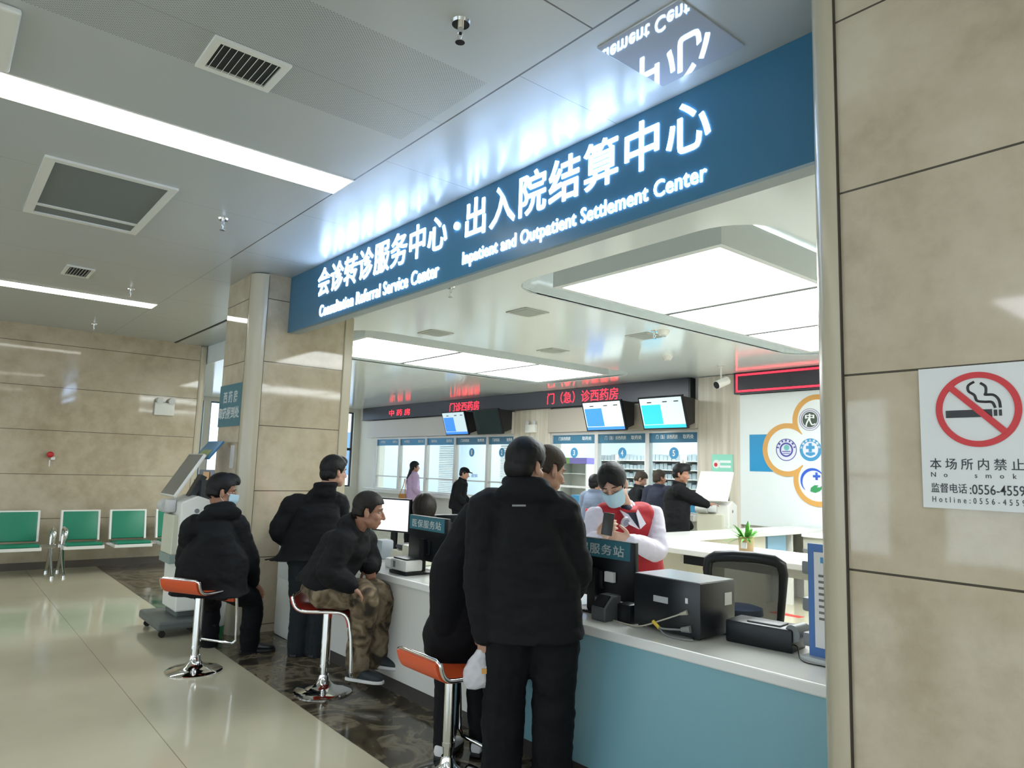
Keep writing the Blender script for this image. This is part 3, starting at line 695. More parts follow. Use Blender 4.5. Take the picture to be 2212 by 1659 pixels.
# ------------------------------------------------------------------ pillar signs
t = thing('pillar_sign', (-7.05, 2.25, 1.9), 'sea blue sign on the left pillar with two lines of white characters', 'sign')
MB().box((-7.43, 2.248, 1.905), (-6.775, 2.259, 2.32)).obj('panel', SIGNT, t, smooth=False)
text('lettering', '西 药 房', LETG, t, -7.30, -6.89, 2.135, 2.255, (0, 2.248, 0), ux, uz, .003, .02)
text('lettering', '取药报到处', LETG, t, -7.41, -6.81, 1.98, 2.095, (0, 2.248, 0), ux, uz, .003, .02)
pp = MB().box((-6.98, 2.249, 1.50), (-6.89, 2.259, 1.72)).obj('notice_slip', PAPER, smooth=False); tag(pp, 'narrow white paper slip on the left pillar below the blue sign', 'notice')
t = thing('no_smoking_sign', (-.66, 2.25, 1.5), 'white no smoking sign with red ring on the near right pillar', 'sign')
MB().box((-.836, 2.250, 1.506), (-.47, 2.259, 1.910)).obj('panel', mat('white sign plate', (.66, .68, .67), .35), t, smooth=False)
cx, cz, yy = -.687, 1.785, 2.250
rg = MB(); R1, R2 = .105, .0885
rg.rings([[V((cx + r * math.cos(a), yy - l, cz + r * math.sin(a))) for r, l in ((R1, .004), (R2, .004), (R2, 0), (R1, 0))] for a in [2 * math.pi * i / 72 for i in range(72)]], close=True)
d = V((.707, 0, -.707)); rg.obox(V((cx, yy - .0025, cz)), d * .093, V((0, .0025, 0)), V((.707, 0, .707)) * .0085)
rg.obj('red_ring', REDS, t, smooth=False)
cg = MB(); cg.box((cx - .080, yy - .0015, cz - .022), (cx + .035, yy, cz - .001)).box((cx + .039, yy - .0015, cz - .020), (cx + .047, yy, cz - .003)).box((cx + .051, yy - .0015, cz - .020), (cx + .058, yy, cz - .003)); cg.obj('cigarette', LETK, t, smooth=False)
sm = MB()
sm.tube([(cx - .005, yy, cz + .078), (cx - .020, yy, cz + .068), (cx - .020, yy, cz + .052), (cx - .006, yy, cz + .040), (cx, yy, cz + .024), (cx + .018, yy, cz + .020), (cx + .036, yy, cz + .018), (cx + .043, yy, cz + .002)], .0035, smooth=6)
sm.tube([(cx + .010, yy, cz + .073), (cx + .022, yy, cz + .062), (cx + .022, yy, cz + .044), (cx + .020, yy, cz + .040), (cx + .040, yy, cz + .038), (cx + .052, yy, cz + .024), (cx + .055, yy, cz + .002)], .0035, smooth=6)
sm.obj('smoke_curl', LETK, t)
text('lettering', '本场所内禁止吸烟', LETK, t, -.814, -.505, 1.616, 1.648, (0, yy, 0), ux, uz, .0012, .004, 1.5)
text('lettering', 'No  smoking', LETK, t, -.812, -.525, 1.590, 1.608, (0, yy, 0), ux, uz, .0012, 0, 2.9)
text('lettering', '监督电话', LETK, t, -.813, -.722, 1.550, 1.577, (0, yy, 0), ux, uz, .0012, .003)
text('lettering', ':0556-45595', LETK, t, -.715, -.572, 1.549, 1.576, (0, yy, 0), ux, uz, .0012, .004)
text('lettering', 'Hotline:0556-45595', LETK, t, -.811, -.572, 1.523, 1.539, (0, yy, 0), ux, uz, .0012, 0, 1.8)

# ------------------------------------------------------------------ service counter
def yfront(x): return 2.635 + .030 * (x + 4.9)
ct = thing('service_counter', (-3.6, 3.05, 0), 'long white topped service counter with teal blue and white front', 'counter')
xl, xm, xr = -6.05, -3.28, -1.17
MB().prism([(xl, yfront(xl), .742), (xr, yfront(xr), .742), (xr, 3.48, .742), (xl, 3.48, .742)], (0, 0, .05)).obj('worktop', WHITE, ct, smooth=False, bevel=.008)
o_ = .015
MB().prism([(xm, yfront(xm) + o_, .10), (xr, yfront(xr) + o_, .10), (xr, yfront(xr) + o_ + .04, .10), (xm, yfront(xm) + o_ + .04, .10)], (0, 0, .64)).obj('blue_front_panel', BLUEP, ct, smooth=False)
MB().prism([(xl, yfront(xl) + o_, .10), (xm, yfront(xm) + o_, .10), (xm, yfront(xm) + o_ + .04, .10), (xl, yfront(xl) + o_ + .04, .10)], (0, 0, .64)).obj('white_front_panel', mat('warm white panel', (.62, .61, .57), .35), ct, smooth=False)
MB().prism([(xl, yfront(xl) + o_ + .015, .004), (xr, yfront(xr) + o_ + .015, .004), (xr, yfront(xr) + .08, .004), (xl, yfront(xl) + .08, .004)], (0, 0, .10)).obj('kickboard', mat('dark kickboard', (.055, .05, .045), .4), ct, smooth=False)
MB().box((xl, yfront(xl) + .02, .0), (xl + .04, 3.45, .742)).box((xm - .02, 2.75, 0), (xm + .02, 3.45, .742)).box((xr - .04, 2.78, 0), (xr, 3.45, .742)).obj('end_panel', WHITE, ct, smooth=False)

# back counters, U shaped
bc = thing('back_counter', (-3.4, 5.6, 0), 'white back counter with open knee space behind the mesh chair', 'counter')
MB().box((-4.68, 5.25, .87), (-1.0, 6.05, .92)).obj('worktop', WHITE, bc, smooth=False, bevel=.006)
MB().box((-4.68, 5.40, 0), (-4.0, 5.98, .87)).obj('cabinet', mat('cream laminate', (.66, .64, .54), .35), bc, smooth=False)
MB().box((-4.0, 5.30, .80), (-1.0, 5.98, .868)).obj('apron', mat('grey white laminate', (.58, .58, .52), .4), bc, smooth=False)
for x in (-3.95, -2.55): MB().box((x, 5.28, .79), (x + .28, 5.32, .865)).obj('drawer', BLACKP, bc, smooth=False)
MB().box((-1.05, 5.3, 0), (-1.0, 6.0, .87)).obj('end_panel', WHITE, bc, smooth=False)
cc_ = thing('side_counter', (-4.9, 7, 0), 'white side counter running back towards the logo board', 'counter')
MB().box((-5.12, 6.055, .87), (-4.65, 9.2, .92)).obj('worktop', WHITE, cc_, smooth=False, bevel=.006)
MB().box((-5.05, 6.06, 0), (-4.71, 7.9, .868)).obj('body', mat('cream laminate', (.66, .64, .54), .35), cc_, smooth=False)
MB().box((-5.05, 7.9, 0), (-5.0, 9.18, .868)).box((-5.05, 8.5, 0), (-4.71, 8.54, .868)).box((-5.05, 9.14, 0), (-4.71, 9.18, .868)).obj('shelf_body', WHITE, cc_, smooth=False)
bx = MB().box((-4.98, 8.0, .62), (-4.74, 8.42, .866)).obj('file_box', mat('pale blue card', (.30, .52, .74), .5), smooth=False); tag(bx, 'pale blue file box inside the open side counter', 'box')
dc = thing('wall_counter', (-3, 9, 0), 'low white counter along the wall beneath the logo board', 'counter')
MB().box((-4.64, 8.62, .84), (-1.0, 9.22, .88)).obj('worktop', WHITE, dc, smooth=False)
MB().box((-4.64, 8.66, .09), (-1.0, 9.22, .84)).obj('body', mat('grey cream laminate', (.54, .54, .46), .4), dc, smooth=False)
MB().box((-4.64, 8.64, 0), (-1.0, 8.66, .09)).box((-4.64, 8.64, .66), (-1.0, 8.66, .69)).obj('rail', MGREY, dc, smooth=False)
fm = MB().box((-4.60, 7.80, 0), (-4.24, 7.91, .003)).obj('floor_marking', mat('red floor tape', (.62, .06, .05), .5), smooth=False); tag(fm, 'red strip marking stuck to the floor beyond the mesh chair', 'marking')

# ------------------------------------------------------------------ bar stools
def place(root, loc, rz):
    root.matrix_basis = Matrix.Translation(V(loc)) @ Matrix.Rotation(rz, 4, 'Z'); root.location = loc; root.rotation_euler = (0, 0, rz)
def make_stool(padm, h, label):
    t = thing('bar_stool', (0, 0, 0), label, 'stool', 'chrome bar stools')
    MB().lathe([(.001, .0), (.200, .0), (.202, .008), (.19, .016), (.13, .028), (.07, .045), (.043, .075), (.034, .115), (.001, .115)], (0, 0, 0), 40).obj('base', CHROME, t)
    p = MB(); p.cyl((0, 0, .1), (0, 0, .17), .026, seg=24).cyl((0, 0, .165), (0, 0, .185), .035, seg=24).cyl((0, 0, .18), (0, 0, h - .02), .032, seg=28); p.obj('pole', CHROME, t)
    W = .185
    prof = [(-.205, .085), (-.198, .055), (-.180, .022), (-.150, .003), (-.10, -.004), (0, -.004), (.09, -.004), (.135, -.012), (.165, -.034), (.182, -.070), (.190, -.11)]
    pr3 = spline([V((x, 0, h + z)) for x, z in prof], 3)
    MB().sheet([p + V((0, -W + .012, .006)) for p in pr3], (0, 2 * W - .024, 0), -.022).obj('seat', padm, t)
    f = MB()
    side = prof + [(.200, -.18), (.208, -.30), (.212, -.385), (.214, -.40)]
    loop = []
    L = spline([V((x, -W, h + z)) for x, z in side], 3)
    Rr = [V((p.x, W, p.z)) for p in L]
    bottom = [V((.212, -W + .03, h - .425)), V((.212, W - .03, h - .425))]
    top = [V((-.206, W - .03, h + .095)), V((-.206, -W + .03, h + .095))]
    f.tube(L + bottom + Rr[::-1] + top, .0115, 10, close=True)
    f.obj('frame', CHROME, t)
    m = MB(); m.box((-.09, -.07, h - .026), (.09, .07, h - .012)).obj('seat_plate', CHROME, t)
    MB().tube([(.0, .03, h - .03), (.05, .10, h - .04), (.10, .15, h - .06)], .005).obj('lever', CHROME, t)
    return t
def azim(v): return math.atan2(v.y, v.x)
st2 = make_stool(RED, .575, 'bar stool with bright red seat under the man in camouflage trousers')
place(st2, (-4.745, 2.285, .004), azim(CR + CF * .05))
st1 = make_stool(ORANGE, .60, 'orange seated bar stool under the masked man in the black padded jacket')
place(st1, (-5.73, 1.705, 0), azim(CF * .93 + CR * .36))
st3 = make_stool(ORANGE, .545, 'empty orange seated bar stool beside the plastic bag')
place(st3, (-3.10, 2.20, .004), azim(CF * .66 + CR * .75))

# ------------------------------------------------------------------ waiting benches on the left wall
def make_bench(y0, y1, ys, label):
    t = thing('waiting_bench', (-11.3, (y0 + y1) / 2, 0), label, 'bench', 'green waiting benches')
    xb, xf = -11.42, -10.92
    MB().box((xb + .14, y0, .345), (xb + .22, y1, .395)).obj('beam', CHROME, t, smooth=False, bevel=.006)
    for y in (y0 + .05, y1 - .05):
        l = MB(); l.tube([(xb - .02, y, .02), (xb + .10, y, .20), (xb + .18, y, .36)], [.016, .022, .026], smooth=4).tube([(xb + .18, y, .36), (xb + .34, y, .18), (xf + .06, y, .02)], [.026, .022, .016], smooth=4)
        l.cyl((xf + .06, y, 0), (xf + .06, y, .025), .022).cyl((xb - .02, y, 0), (xb - .02, y, .025), .022); l.obj('leg', CHROME, t)
        a = MB(); a.tube([(xb + .18, y, .38), (xb + .16, y, .52), (xb + .20, y, .60), (xb + .32, y, .605), (xb + .42, y, .58), (xb + .43, y, .50), (xb + .36, y, .42)], .022, smooth=4); a.obj('armrest', CHROME, t)
    for y in ys:
        hw = .235
        s = MB(); prof = [V((xf, y - hw + .025, .375)), V((xf - .05, y - hw + .025, .395)), V((xf - .25, y - hw + .025, .375)), V((xf - .42, y - hw + .025, .37))]
        so = MB().sheet(spline(prof, 4), (0, 2 * hw - .05, 0), -.035).obj('seat', GREENL, t)
        MB().box((xf - .006, y - hw, .345), (xf + .012, y + hw, .392), .006).box((xf - .42, y - hw, .345), (xf, y - hw + .024, .385)).box((xf - .42, y + hw - .024, .345), (xf, y + hw, .385)).obj('seat_frame', BEZEL, so, smooth=False)
        b0, b1 = V((xf - .44, 0, .42)), V((xf - .53, 0, .81)); d = (b1 - b0) / 2; c = (b0 + b1) / 2 + V((0, y, 0)); nx = V((d.z, 0, -d.x)).normalized()
        bo = MB().obox(c + nx * .012, V((0, hw - .025, 0)), d * .97, nx * .02, .012).obj('backrest', GREENL, t)
        g = MB()
        for sgn in (-1, 1): g.obox(c + V((0, sgn * (hw - .012), 0)), V((0, .013, 0)), d * 1.02, nx * .03)
        g.obox(c + d, V((0, hw, 0)), d.normalized() * .012, nx * .025); g.obj('back_frame', BEZEL, bo, smooth=False)
    return t
make_bench(-.60, 1.44, [-.30, .33, 1.02], 'green seated waiting bench cut by the picture edge at the lower left')
make_bench(1.47, 3.55, [1.73, 2.32, 2.92], 'green seated waiting bench running behind the self service kiosk')
t = thing('emergency_light', (-11.75, 2.74, 2.23), 'white twin lamp emergency light high on the tiled left wall', 'light')
MB().box((WALLX + .002, 2.61, 2.225), (WALLX + .07, 2.89, 2.42), .01).obj('body', BEZEL, t)
for y in (2.66, 2.83): MB().cyl((WALLX + .03, y, 2.455), (WALLX + .10, y + .01, 2.445), .040, .050).obj('lamp', LGREY, t)
t = thing('alarm_button', (-11.76, 1.35, 1.5), 'small red alarm bell with a white tag on the tiled wall', 'alarm')
MB().ball((WALLX + .035, 1.335, 1.575), .042, (.8, 1, 1)).obj('red_dome', REDS, t)
MB().box((WALLX + .002, 1.345, 1.50), (WALLX + .03, 1.40, 1.545), .008).box((WALLX + .002, 1.33, 1.41), (WALLX + .012, 1.345, 1.50)).obj('tag', PAPER, t, smooth=False)
cb = thing('standing_machine', (-12.1, 3.75, 0), 'dark grey standing machine with an orange card at the window gap', 'machine')
MB().box((-12.7, 3.6, 0), (-11.5, 4.0, 1.40), .02).obj('body', mat('charcoal casing', (.035, .04, .042), .4), cb); MB().box((-12.42, 3.59, 1.15), (-12.1, 3.602, 1.37)).obj('card', mat('orange card', (.75, .36, .03), .5), cb, smooth=False)

# ------------------------------------------------------------------ self service kiosks
KG = mat('kiosk grey', (.12, .135, .13), .45); KSC = mat('greyed kiosk screen', (.15, .16, .155), .18)
def make_kiosk(label, scr=None, head=True):
    t = thing('self_service_kiosk', (-7.175, 1.95, 0), label, 'kiosk', 'self service kiosks')
    MB().prism([(-7.55, 1.70, .07), (-6.84, 1.70, .07), (-6.84, 2.235, .07), (-7.55, 2.235, .07)], (0, 0, .075)).obj('base', KG, t, smooth=False, bevel=.02)
    MB().box((-7.36, 1.88, .14), (-7.0, 2.22, .34)).obj('foot', KG, t, smooth=False, bevel=.02)
    for x in (-7.46, -6.92):
        for y in (1.76, 2.18):
            k = MB(); k.cyl((x - .012, y, .028), (x + .012, y, .028), .028).box((x - .02, y - .012, .03), (x + .02, y + .012, .072)); k.obj('caster', RUBBER, t)
    side = [(1.86, .20), (2.20, .20), (2.16, 1.18), (1.98, 1.24), (1.84, 1.18)]
    MB().prism([(-7.40, y, z) for y, z in side], (.45, 0, 0)).obj('body', BEZEL, t, smooth=False, bevel=.015)
    MB().box((-7.38, 1.80, .70), (-7.02, 1.86, 1.06)).obj('printer_panel', CREAM, t, smooth=False, bevel=.01)
    MB().box((-7.38, 1.795, .62), (-7.02, 1.86, .70)).obj('slot', mat('grey green slot', (.25, .32, .29), .4), t, smooth=False)
    sc = MB(); sc.cyl((-7.38, 1.80, 1.13), (-7.22, 1.80, 1.13), .065).box((-7.22, 1.76, 1.08), (-7.10, 1.84, 1.2), .02); sc.obj('scanner', LGREY, t)
    a, b = V((0, 1.76, 1.235)), V((0, 2.00, 1.63)); d = (b - a) / 2; n = V((0, -d.z, d.y)).normalized(); c = (a + b) / 2 + V((-7.175, 0, 0))
    MB().obox(c - n * .016, V((.235, 0, 0)), d, n * .016, .008).obj('screen_housing', BEZEL, t)
    MB().obox(c + n * .0015, V((.222, 0, 0)), d * .95, n * .002).obj('screen', scr or KSC, t, smooth=False)
    MB().obox((-7.175, 2.02, 1.32), V((.06, 0, 0)), V((0, .05, .10)), V((0, -.025, .0125))).box((-7.30, 2.03, 1.15), (-7.05, 2.13, 1.38)).obj('neck', DGREY, t, smooth=False)
    if head:
        hd = MB(); a, b = V((-7.175, 2.02, 1.60)), V((-7.175, 2.15, 1.77)); d = (b - a) / 2; n = V((0, -d.z, d.y)).normalized()
        ho = hd.obox((a + b) / 2 - n * .03, V((.225, 0, 0)), d, n * .01, .004).obj('header_board', mat('header blue', (.05, .20, .38), .35), t)
        MB().obox(a + d * .5 - n * .0185, V((.15, 0, 0)), d * .45, n * .001).obj('header_print', mat('olive print', (.24, .30, .11), .5), ho, smooth=False)
    MB().cyl((-6.948, 1.98, 1.10), (-6.946, 1.98, 1.10), .022).obj('badge', MGREY, t)
    return t
k1 = make_kiosk('white self service kiosk with tilted grey screen beside the masked man')
CRh0 = V((CR.x, CR.y, 0)).normalized()
k2 = make_kiosk('white self service kiosk that the person in black reaches for at the back', mat('bright kiosk screen', (.7, .72, .7), .25, emit=(.85, .92, .88), es=.9), False)
place(k2, V((-5.66, 8.34, 0)) - CRh0 * .08 + V((0, .06, -.0)), .22); k2['group'] = 'self service kiosks'; k1['group'] = 'self service kiosks'
t = thing('white_terminal', (-6.35, 2.75, 0), 'white standing terminal between the left pillar and the counter', 'machine')
MB().box((-6.56, 2.62, .0), (-6.16, 3.0, .98), .03).obj('body', BEZEL, t)
MB().obox((-6.40, 2.80, 1.06), V((.15, 0, 0)), V((0, .12, .09)), V((0, -.05, .066)), .03).obj('head', LGREY, t)
MB().box((-6.50, 2.605, .52), (-6.22, 2.625, .80)).obj('panel', LGREY, t, smooth=False)
t = thing('waste_bin', (-6.63, 2.10, 0), 'white bin with green bottom behind the orange stool', 'bin')
MB().lathe([(.001, .004), (.085, .004), (.095, .12), (.001, .12)], (-6.63, 2.10, .002), 24).obj('green_bottom', GRN, t)
MB().lathe([(.001, .12), (.095, .121), (.105, .38), (.10, .39), (.001, .39)], (-6.63, 2.10, .002), 24).obj('body', BEZEL, t)

# ------------------------------------------------------------------ things on the counter
TZ = .792
def monitor(cx, cy, w_, h_, zc, rz, label, back_strip=True, screen=None):
    t = thing('monitor', (cx, cy, TZ), label, 'monitor', 'desk monitors')
    R = Matrix.Rotation(rz, 3, 'Z'); X, Y, Z = R @ V((1, 0, 0)), R @ V((0, 1, 0)), V((0, 0, 1)); c = V((cx, cy, zc))
    MB().obox(c, X * w_ / 2, Y * .016, Z * h_ / 2, .006).obj('housing', BLACKP, t)
    MB().obox(c + Y * .0175 * (1 if back_strip else -1), X * (w_ / 2 - .015), Y * .001, Z * (h_ / 2 - .015)).obj('screen', SCREENW if screen else SCREENG, t, smooth=False)
    b = MB(); s = -1 if back_strip else 1
    b.obox(c + Y * s * .022 - Z * .06, X * .06, Y * .012, Z * .05, .006).obox(V((cx, cy, (TZ + zc) / 2)) + Y * s * .05, X * .03, Y * .012, Z * ((zc - TZ) / 2)); b.obj('stand', BLACKP, t)
    MB().obox(V((cx, cy, TZ + .006)) + Y * s * .04, X * .11, Y * .08, Z * .006, .003).obj('foot', BLACKP, t)
    if back_strip:
        so = MB().obox(c - Y * .0175 + Z * (h_ / 2 - .055) - X * .012, X * (w_ / 2 - .02), Y * .0015, Z * .05).obj('strip', SIGNT, t, smooth=False)
        text('lettering', '医保服务站', LETG, so, -w_ / 2 + .05, w_ / 2 - .075, h_ / 2 - .088, h_ / 2 - .028, c - Y * .0195, X, Z, .002, .01, 1.15)
    return t
monitor(-2.885, 3.06, .56, .33, 1.03, .02, 'black monitor seen from behind with blue strip, next to the computer tower')
m_ = bpy.data.objects['monitor']
MB().box((-2.80, 3.018, .965), (-2.735, 3.040, 1.02)).obj('sticker', PAPER, m_, smooth=False)
monitor(-4.56, 2.98, .52, .33, 1.035, .0, 'black monitor seen from behind with blue strip, in front of the seated clerk')
MM = at(846, 1112, 6.35)
monitor(MM.x, MM.y, .44, .30, MM.z, .35, 'small monitor showing a white page beyond the stooping man in camouflage trousers', False, True)
def onb(name, m, a, b, label, cat, bev=.006, group=None):
    return tag(MB().box(a, b, bev).obj(name, m), label, cat, group)
t = thing('computer_tower', (-2.28, 3.1, TZ), 'black computer tower lying on the white counter right of the nurse', 'computer')
MB().box((-2.49, 2.91, TZ + .012), (-2.08, 3.20, TZ + .268), .006).obj('case', mat('black painted steel', (.012, .014, .017), .32), t)
MB().box((-2.485, 2.915, TZ + .2682), (-2.085, 3.195, TZ + .2705)).obj('top_reflection', mat('grey top reflection', (.46, .48, .52), .2, spec=.8), t, smooth=False)  # ceiling light reflected in the glossy black top, painted as pale grey
for x in (-2.46, -2.12):
    for y in (2.94, 3.17): MB().cyl((x, y, TZ), (x, y, TZ + .014), .018).obj('foot', RUBBER, t)
MB().box((-2.36, 2.907, TZ + .145), (-2.27, 2.911, TZ + .175)).obj('sticker', mat('silver label', (.45, .46, .47), .5), t, smooth=False)
MB().box((-2.165, 2.907, TZ + .165), (-2.15, 2.911, TZ + .19)).obj('sticker', PAPER, t, smooth=False)
MB().box((-2.081, 3.11, TZ + .15), (-2.078, 3.17, TZ + .21), .0).obj('side_label', LGREY, t, smooth=False)
cbl = MB(); cbl.tube([(-2.62, 2.90, TZ + .004), (-2.50, 2.885, TZ + .006), (-2.40, 2.87, TZ + .02), (-2.28, 2.89, TZ + .07), (-2.19, 2.90, TZ + .11)], .004, smooth=6).tube([(-2.19, 2.90, TZ + .11), (-2.15, 2.905, TZ + .125)], [.006, .012])
tag(cbl.obj('cable', mat('beige cable', (.48, .45, .36), .5)), 'beige cable looping up to the back of the computer tower', 'cable')
cbl = MB(); cbl.tube([(-2.32, 2.875, TZ + .045), (-2.28, 2.875, TZ + .03), (-2.21, 2.895, TZ + .035), (-2.17, 2.905, TZ + .04)], .005, smooth=6).tube([(-2.18, 2.90, TZ + .04), (-2.13, 2.905, TZ + .05)], [.012, .018]); co = cbl.obj('cable', mat('grey cable', (.25, .25, .24), .5))
tag(co, 'short grey cable with a yellow collar at the computer tower', 'cable'); MB().tube([(-2.335, 2.875, TZ + .055), (-2.295, 2.875, TZ + .028)], .009).obj('yellow_collar', mat('yellow sleeve', (.72, .52, .05), .5), co)
cbl = MB(); cbl.tube([(-2.30, 2.875, TZ + .03), (-2.24, 2.86, TZ + .006), (-2.15, 2.86, TZ + .006), (-2.10, 2.88, TZ + .008)], .004, smooth=6); tag(cbl.obj('cable', mat('grey cable', (.25, .25, .24), .5)), 'thin grey cable lying along the counter below the computer tower', 'cable')
t = thing('card_reader', (-2.64, 2.92, TZ), 'black card reader with a sloped face beside the computer tower', 'card reader')
MB().prism([(-2.72, 2.83, TZ), (-2.72, 2.96, TZ), (-2.72, 2.96, TZ + .13), (-2.72, 2.89, TZ + .13), (-2.72, 2.83, TZ + .07)], (.10, 0, 0)).obj('body', DGREY, t, bevel=.008)
MB().obox((-2.67, 2.858, TZ + .102), V((.04, 0, 0)), V((0, .026, .026)), V((0, -.002, .002))).obj('screen', BLACKP, t, smooth=False)
onb('payment_terminal', BLACKP, (-2.60, 2.90, TZ), (-2.51, 2.99, TZ + .10), 'small black payment terminal between the card reader and the tower', 'terminal', .012)
onb('paper_stack', PAPER, (-2.84, 3.12, TZ + .0), (-2.54, 3.34, TZ + .012), 'white papers on the counter under the nurse monitor', 'papers', .002)
t = thing('document_printer', (-1.87, 3.17, TZ), 'low black document printer with a paper roll at its right end', 'printer')
R_ = Matrix.Rotation(.14, 3, 'Z'); c = V((-1.88, 3.14, TZ + .052))
MB().obox(c, R_ @ V((.16, 0, 0)), R_ @ V((0, .085, 0)), V((0, 0, .052)), .01).obj('body', BLACKP, t)
MB().cyl(c + V((.165, -.05, .035)), c + V((.175, .04, .04)), .038, seg=24).obj('roll_cap', MGREY, t)
MB().obox(c + V((.02, -.01, .054)), R_ @ V((.08, 0, 0)), R_ @ V((0, .05, 0)), V((0, 0, .006)), .004).obj('lid', DGREY, t)
onb('paper_sheet', PAPER, (-1.80, 3.10, TZ + .001), (-1.60, 3.24, TZ + .003), 'loose white paper sheet to the right of the black printer', 'paper', 0)
cbl = MB(); cbl.tube([(-1.76, 3.10, TZ + .03), (-1.70, 3.10, TZ + .035), (-1.62, 2.995, TZ + .006), (-1.50, 2.985, TZ + .005), (-1.30, 2.985, TZ + .005)], .003, smooth=6); tag(cbl.obj('cable', BLACKP), 'thin black cable from the printer along the counter to the pillar', 'cable')
t = thing('notice_stand', (-1.5, 3.05, TZ), 'blue framed notice stand half hidden by the near pillar', 'notice stand')
MB().box((-1.62, 3.06, TZ + .02), (-1.30, 3.075, TZ + .50)).obj('panel', mat('blue plastic sheet', (.055, .16, .42), .4), t, smooth=False)
MB().box((-1.59, 3.056, TZ + .06), (-1.33, 3.060, TZ + .465)).obj('notice', PAPER, t, smooth=False)
MB().box((-1.56, 3.054, TZ + .42), (-1.47, 3.056, TZ + .445)).obj('heading', BLU3, t, smooth=False)
tl = MB()
for k in range(8): tl.box((-1.57, 3.054, TZ + .36 - k * .026), (-1.38 - .03 * (k % 3), 3.056, TZ + .37 - k * .026))
tl.obj('text_lines', mat('grey ink', (.16, .15, .14), .6), t, smooth=False)
for z in (.05, .2, .36): MB().box((-1.66, 3.075, TZ + z), (-1.30, 3.16, TZ + z + .06), .01).obj('shelf_clip', MGREY, t)
MB().box((-1.64, 3.02, TZ), (-1.28, 3.18, TZ + .02)).obj('base', mat('clear acrylic', (.55, .58, .58), .15), t, smooth=False)
# around the clerk's monitor
onb('receipt_printer', LGREY, (-4.93, 2.82, TZ), (-4.72, 3.0, TZ + .075), 'low grey receipt printer left of the small white printer', 'printer', .015)
t = thing('receipt_printer', (-4.58, 2.84, TZ), 'small white receipt printer with black base in front of the clerk monitor', 'printer')
MB().box((-4.68, 2.72, TZ), (-4.45, 2.875, TZ + .025), .006).obj('base', BLACKP, t); MB().box((-4.675, 2.725, TZ + .025), (-4.455, 2.87, TZ + .105), .012).obj('body', BEZEL, t); MB().box((-4.66, 2.74, TZ + .105), (-4.47, 2.86, TZ + .115), .004).obj('lid', BLACKP, t)
MB().box((-4.63, 2.722, TZ + .045), (-4.60, 2.726, TZ + .09)).obj('label', MGREY, t, smooth=False)
t = thing('dot_matrix_printer', (-5.0, 3.15, TZ), 'cream and dark passbook printer behind the receipt printers', 'printer')
MB().box((-5.20, 3.02, TZ), (-4.80, 3.32, TZ + .10), .02).obj('body', CREAM, t); MB().box((-5.18, 3.05, TZ + .10), (-4.98, 3.3, TZ + .15), .03).obj('cover', DGREY, t); MB().box((-4.98, 3.0, TZ + .05), (-4.80, 3.2, TZ + .16), .015).obj('tray', CREAM, t)
onb('card_terminal', mat('blue grey casing', (.33, .37, .40), .4), (-5.42, 3.0, TZ), (-5.30, 3.12, TZ + .16), 'pale upright card terminal behind the arm of the seated man', 'terminal', .02)
onb('desk_phone', BLACKP, (-4.30, 2.95, TZ), (-4.16, 3.12, TZ + .05), 'black desk phone partly hidden beside the clerk monitor', 'phone', .012)

# ------------------------------------------------------------------ plant, chairs, stool, bag
t = thing('potted_plant', (-3.35, 5.55, .92), 'small green leafy plant in a tan pot on the back counter', 'plant')
PB = at(1605, 1180, 1.0); pc = V((-3.43, 5.45, .922))
MB().lathe([(.001, 0), (.055, 0), (.060, .03), (.062, .10), (.066, .145), (.056, .145), (.052, .11), (.001, .11)], pc, 24).obj('pot', TERR, t)
MB().box((pc.x - .01, pc.y - .066, pc.z + .05), (pc.x + .045, pc.y - .058, pc.z + .10)).obj('pot_label', PAPER, t, smooth=False)
lf = MB(); rnd = random.Random(3)
for k in range(44):
    a = rnd.uniform(0, 6.28); L = rnd.uniform(.13, .25); el = rnd.uniform(.45, 1.3); d = V((math.cos(a) * math.cos(el), math.sin(a) * math.cos(el), math.sin(el))); sd = d.cross(uz).normalized()
    p0 = pc + V((math.cos(a) * .02, math.sin(a) * .02, .11)); wv = rnd.uniform(.010, .019); rg = []
    for i in range(7):
        u = i / 6; p = p0 + d * L * u - V((0, 0, .10 * u * u * (1.3 - el * .6))) + V((d.x, d.y, 0)) * .03 * u * u; ww = wv * math.sin(math.pi * min(.97, u * .85 + .12)); nn = sd.cross(d).normalized()
        rg.append([p + sd * ww, p + nn * .0012, p - sd * ww, p - nn * .0012])
    lf.rings(rg)
lf.obj('leaves', mat('fresh green leaf', (.10, .34, .05), .45), t)
t = thing('office_chair', (-2.7, 4.3, 0), 'black office chair with a curved mesh back behind the counter', 'chair')
oc = V((-2.62, 4.185, .03)); R_ = Matrix.Rotation(math.radians(28), 3, 'Z')
def oL(x, y, z): return oc + R_ @ V((x, y, z))
bkp = [oL(x, y, z) for x, y, z in ((-.165, -.24, .54), (-.20, -.265, .70), (-.215, -.285, .86), (-.222, -.30, .97), (-.212, -.308, 1.025), (-.17, -.315, 1.05), (-.06, -.325, 1.062), (.06, -.325, 1.062), (.17, -.315, 1.05), (.212, -.308, 1.025), (.222, -.30, .97), (.215, -.285, .86), (.20, -.265, .70), (.165, -.24, .54), (.12, -.24, .50), (-.12, -.24, .50))]
f = MB(); f.tube(bkp, [.022, .022, .024, .028, .032, .034, .034, .034, .034, .032, .028, .024, .022, .022, .022, .022], 12, close=True)
fo = f.obj('back_frame', BLACKP, t)
ms = MB(); ms.prism([p + R_ @ V((0, .005, 0)) for p in bkp], R_ @ V((0, .004, 0)))
mm = mat('black chair mesh', (.025, .028, .030), .7, alpha=.66); ms.obj('back_mesh', mm, t, smooth=False)
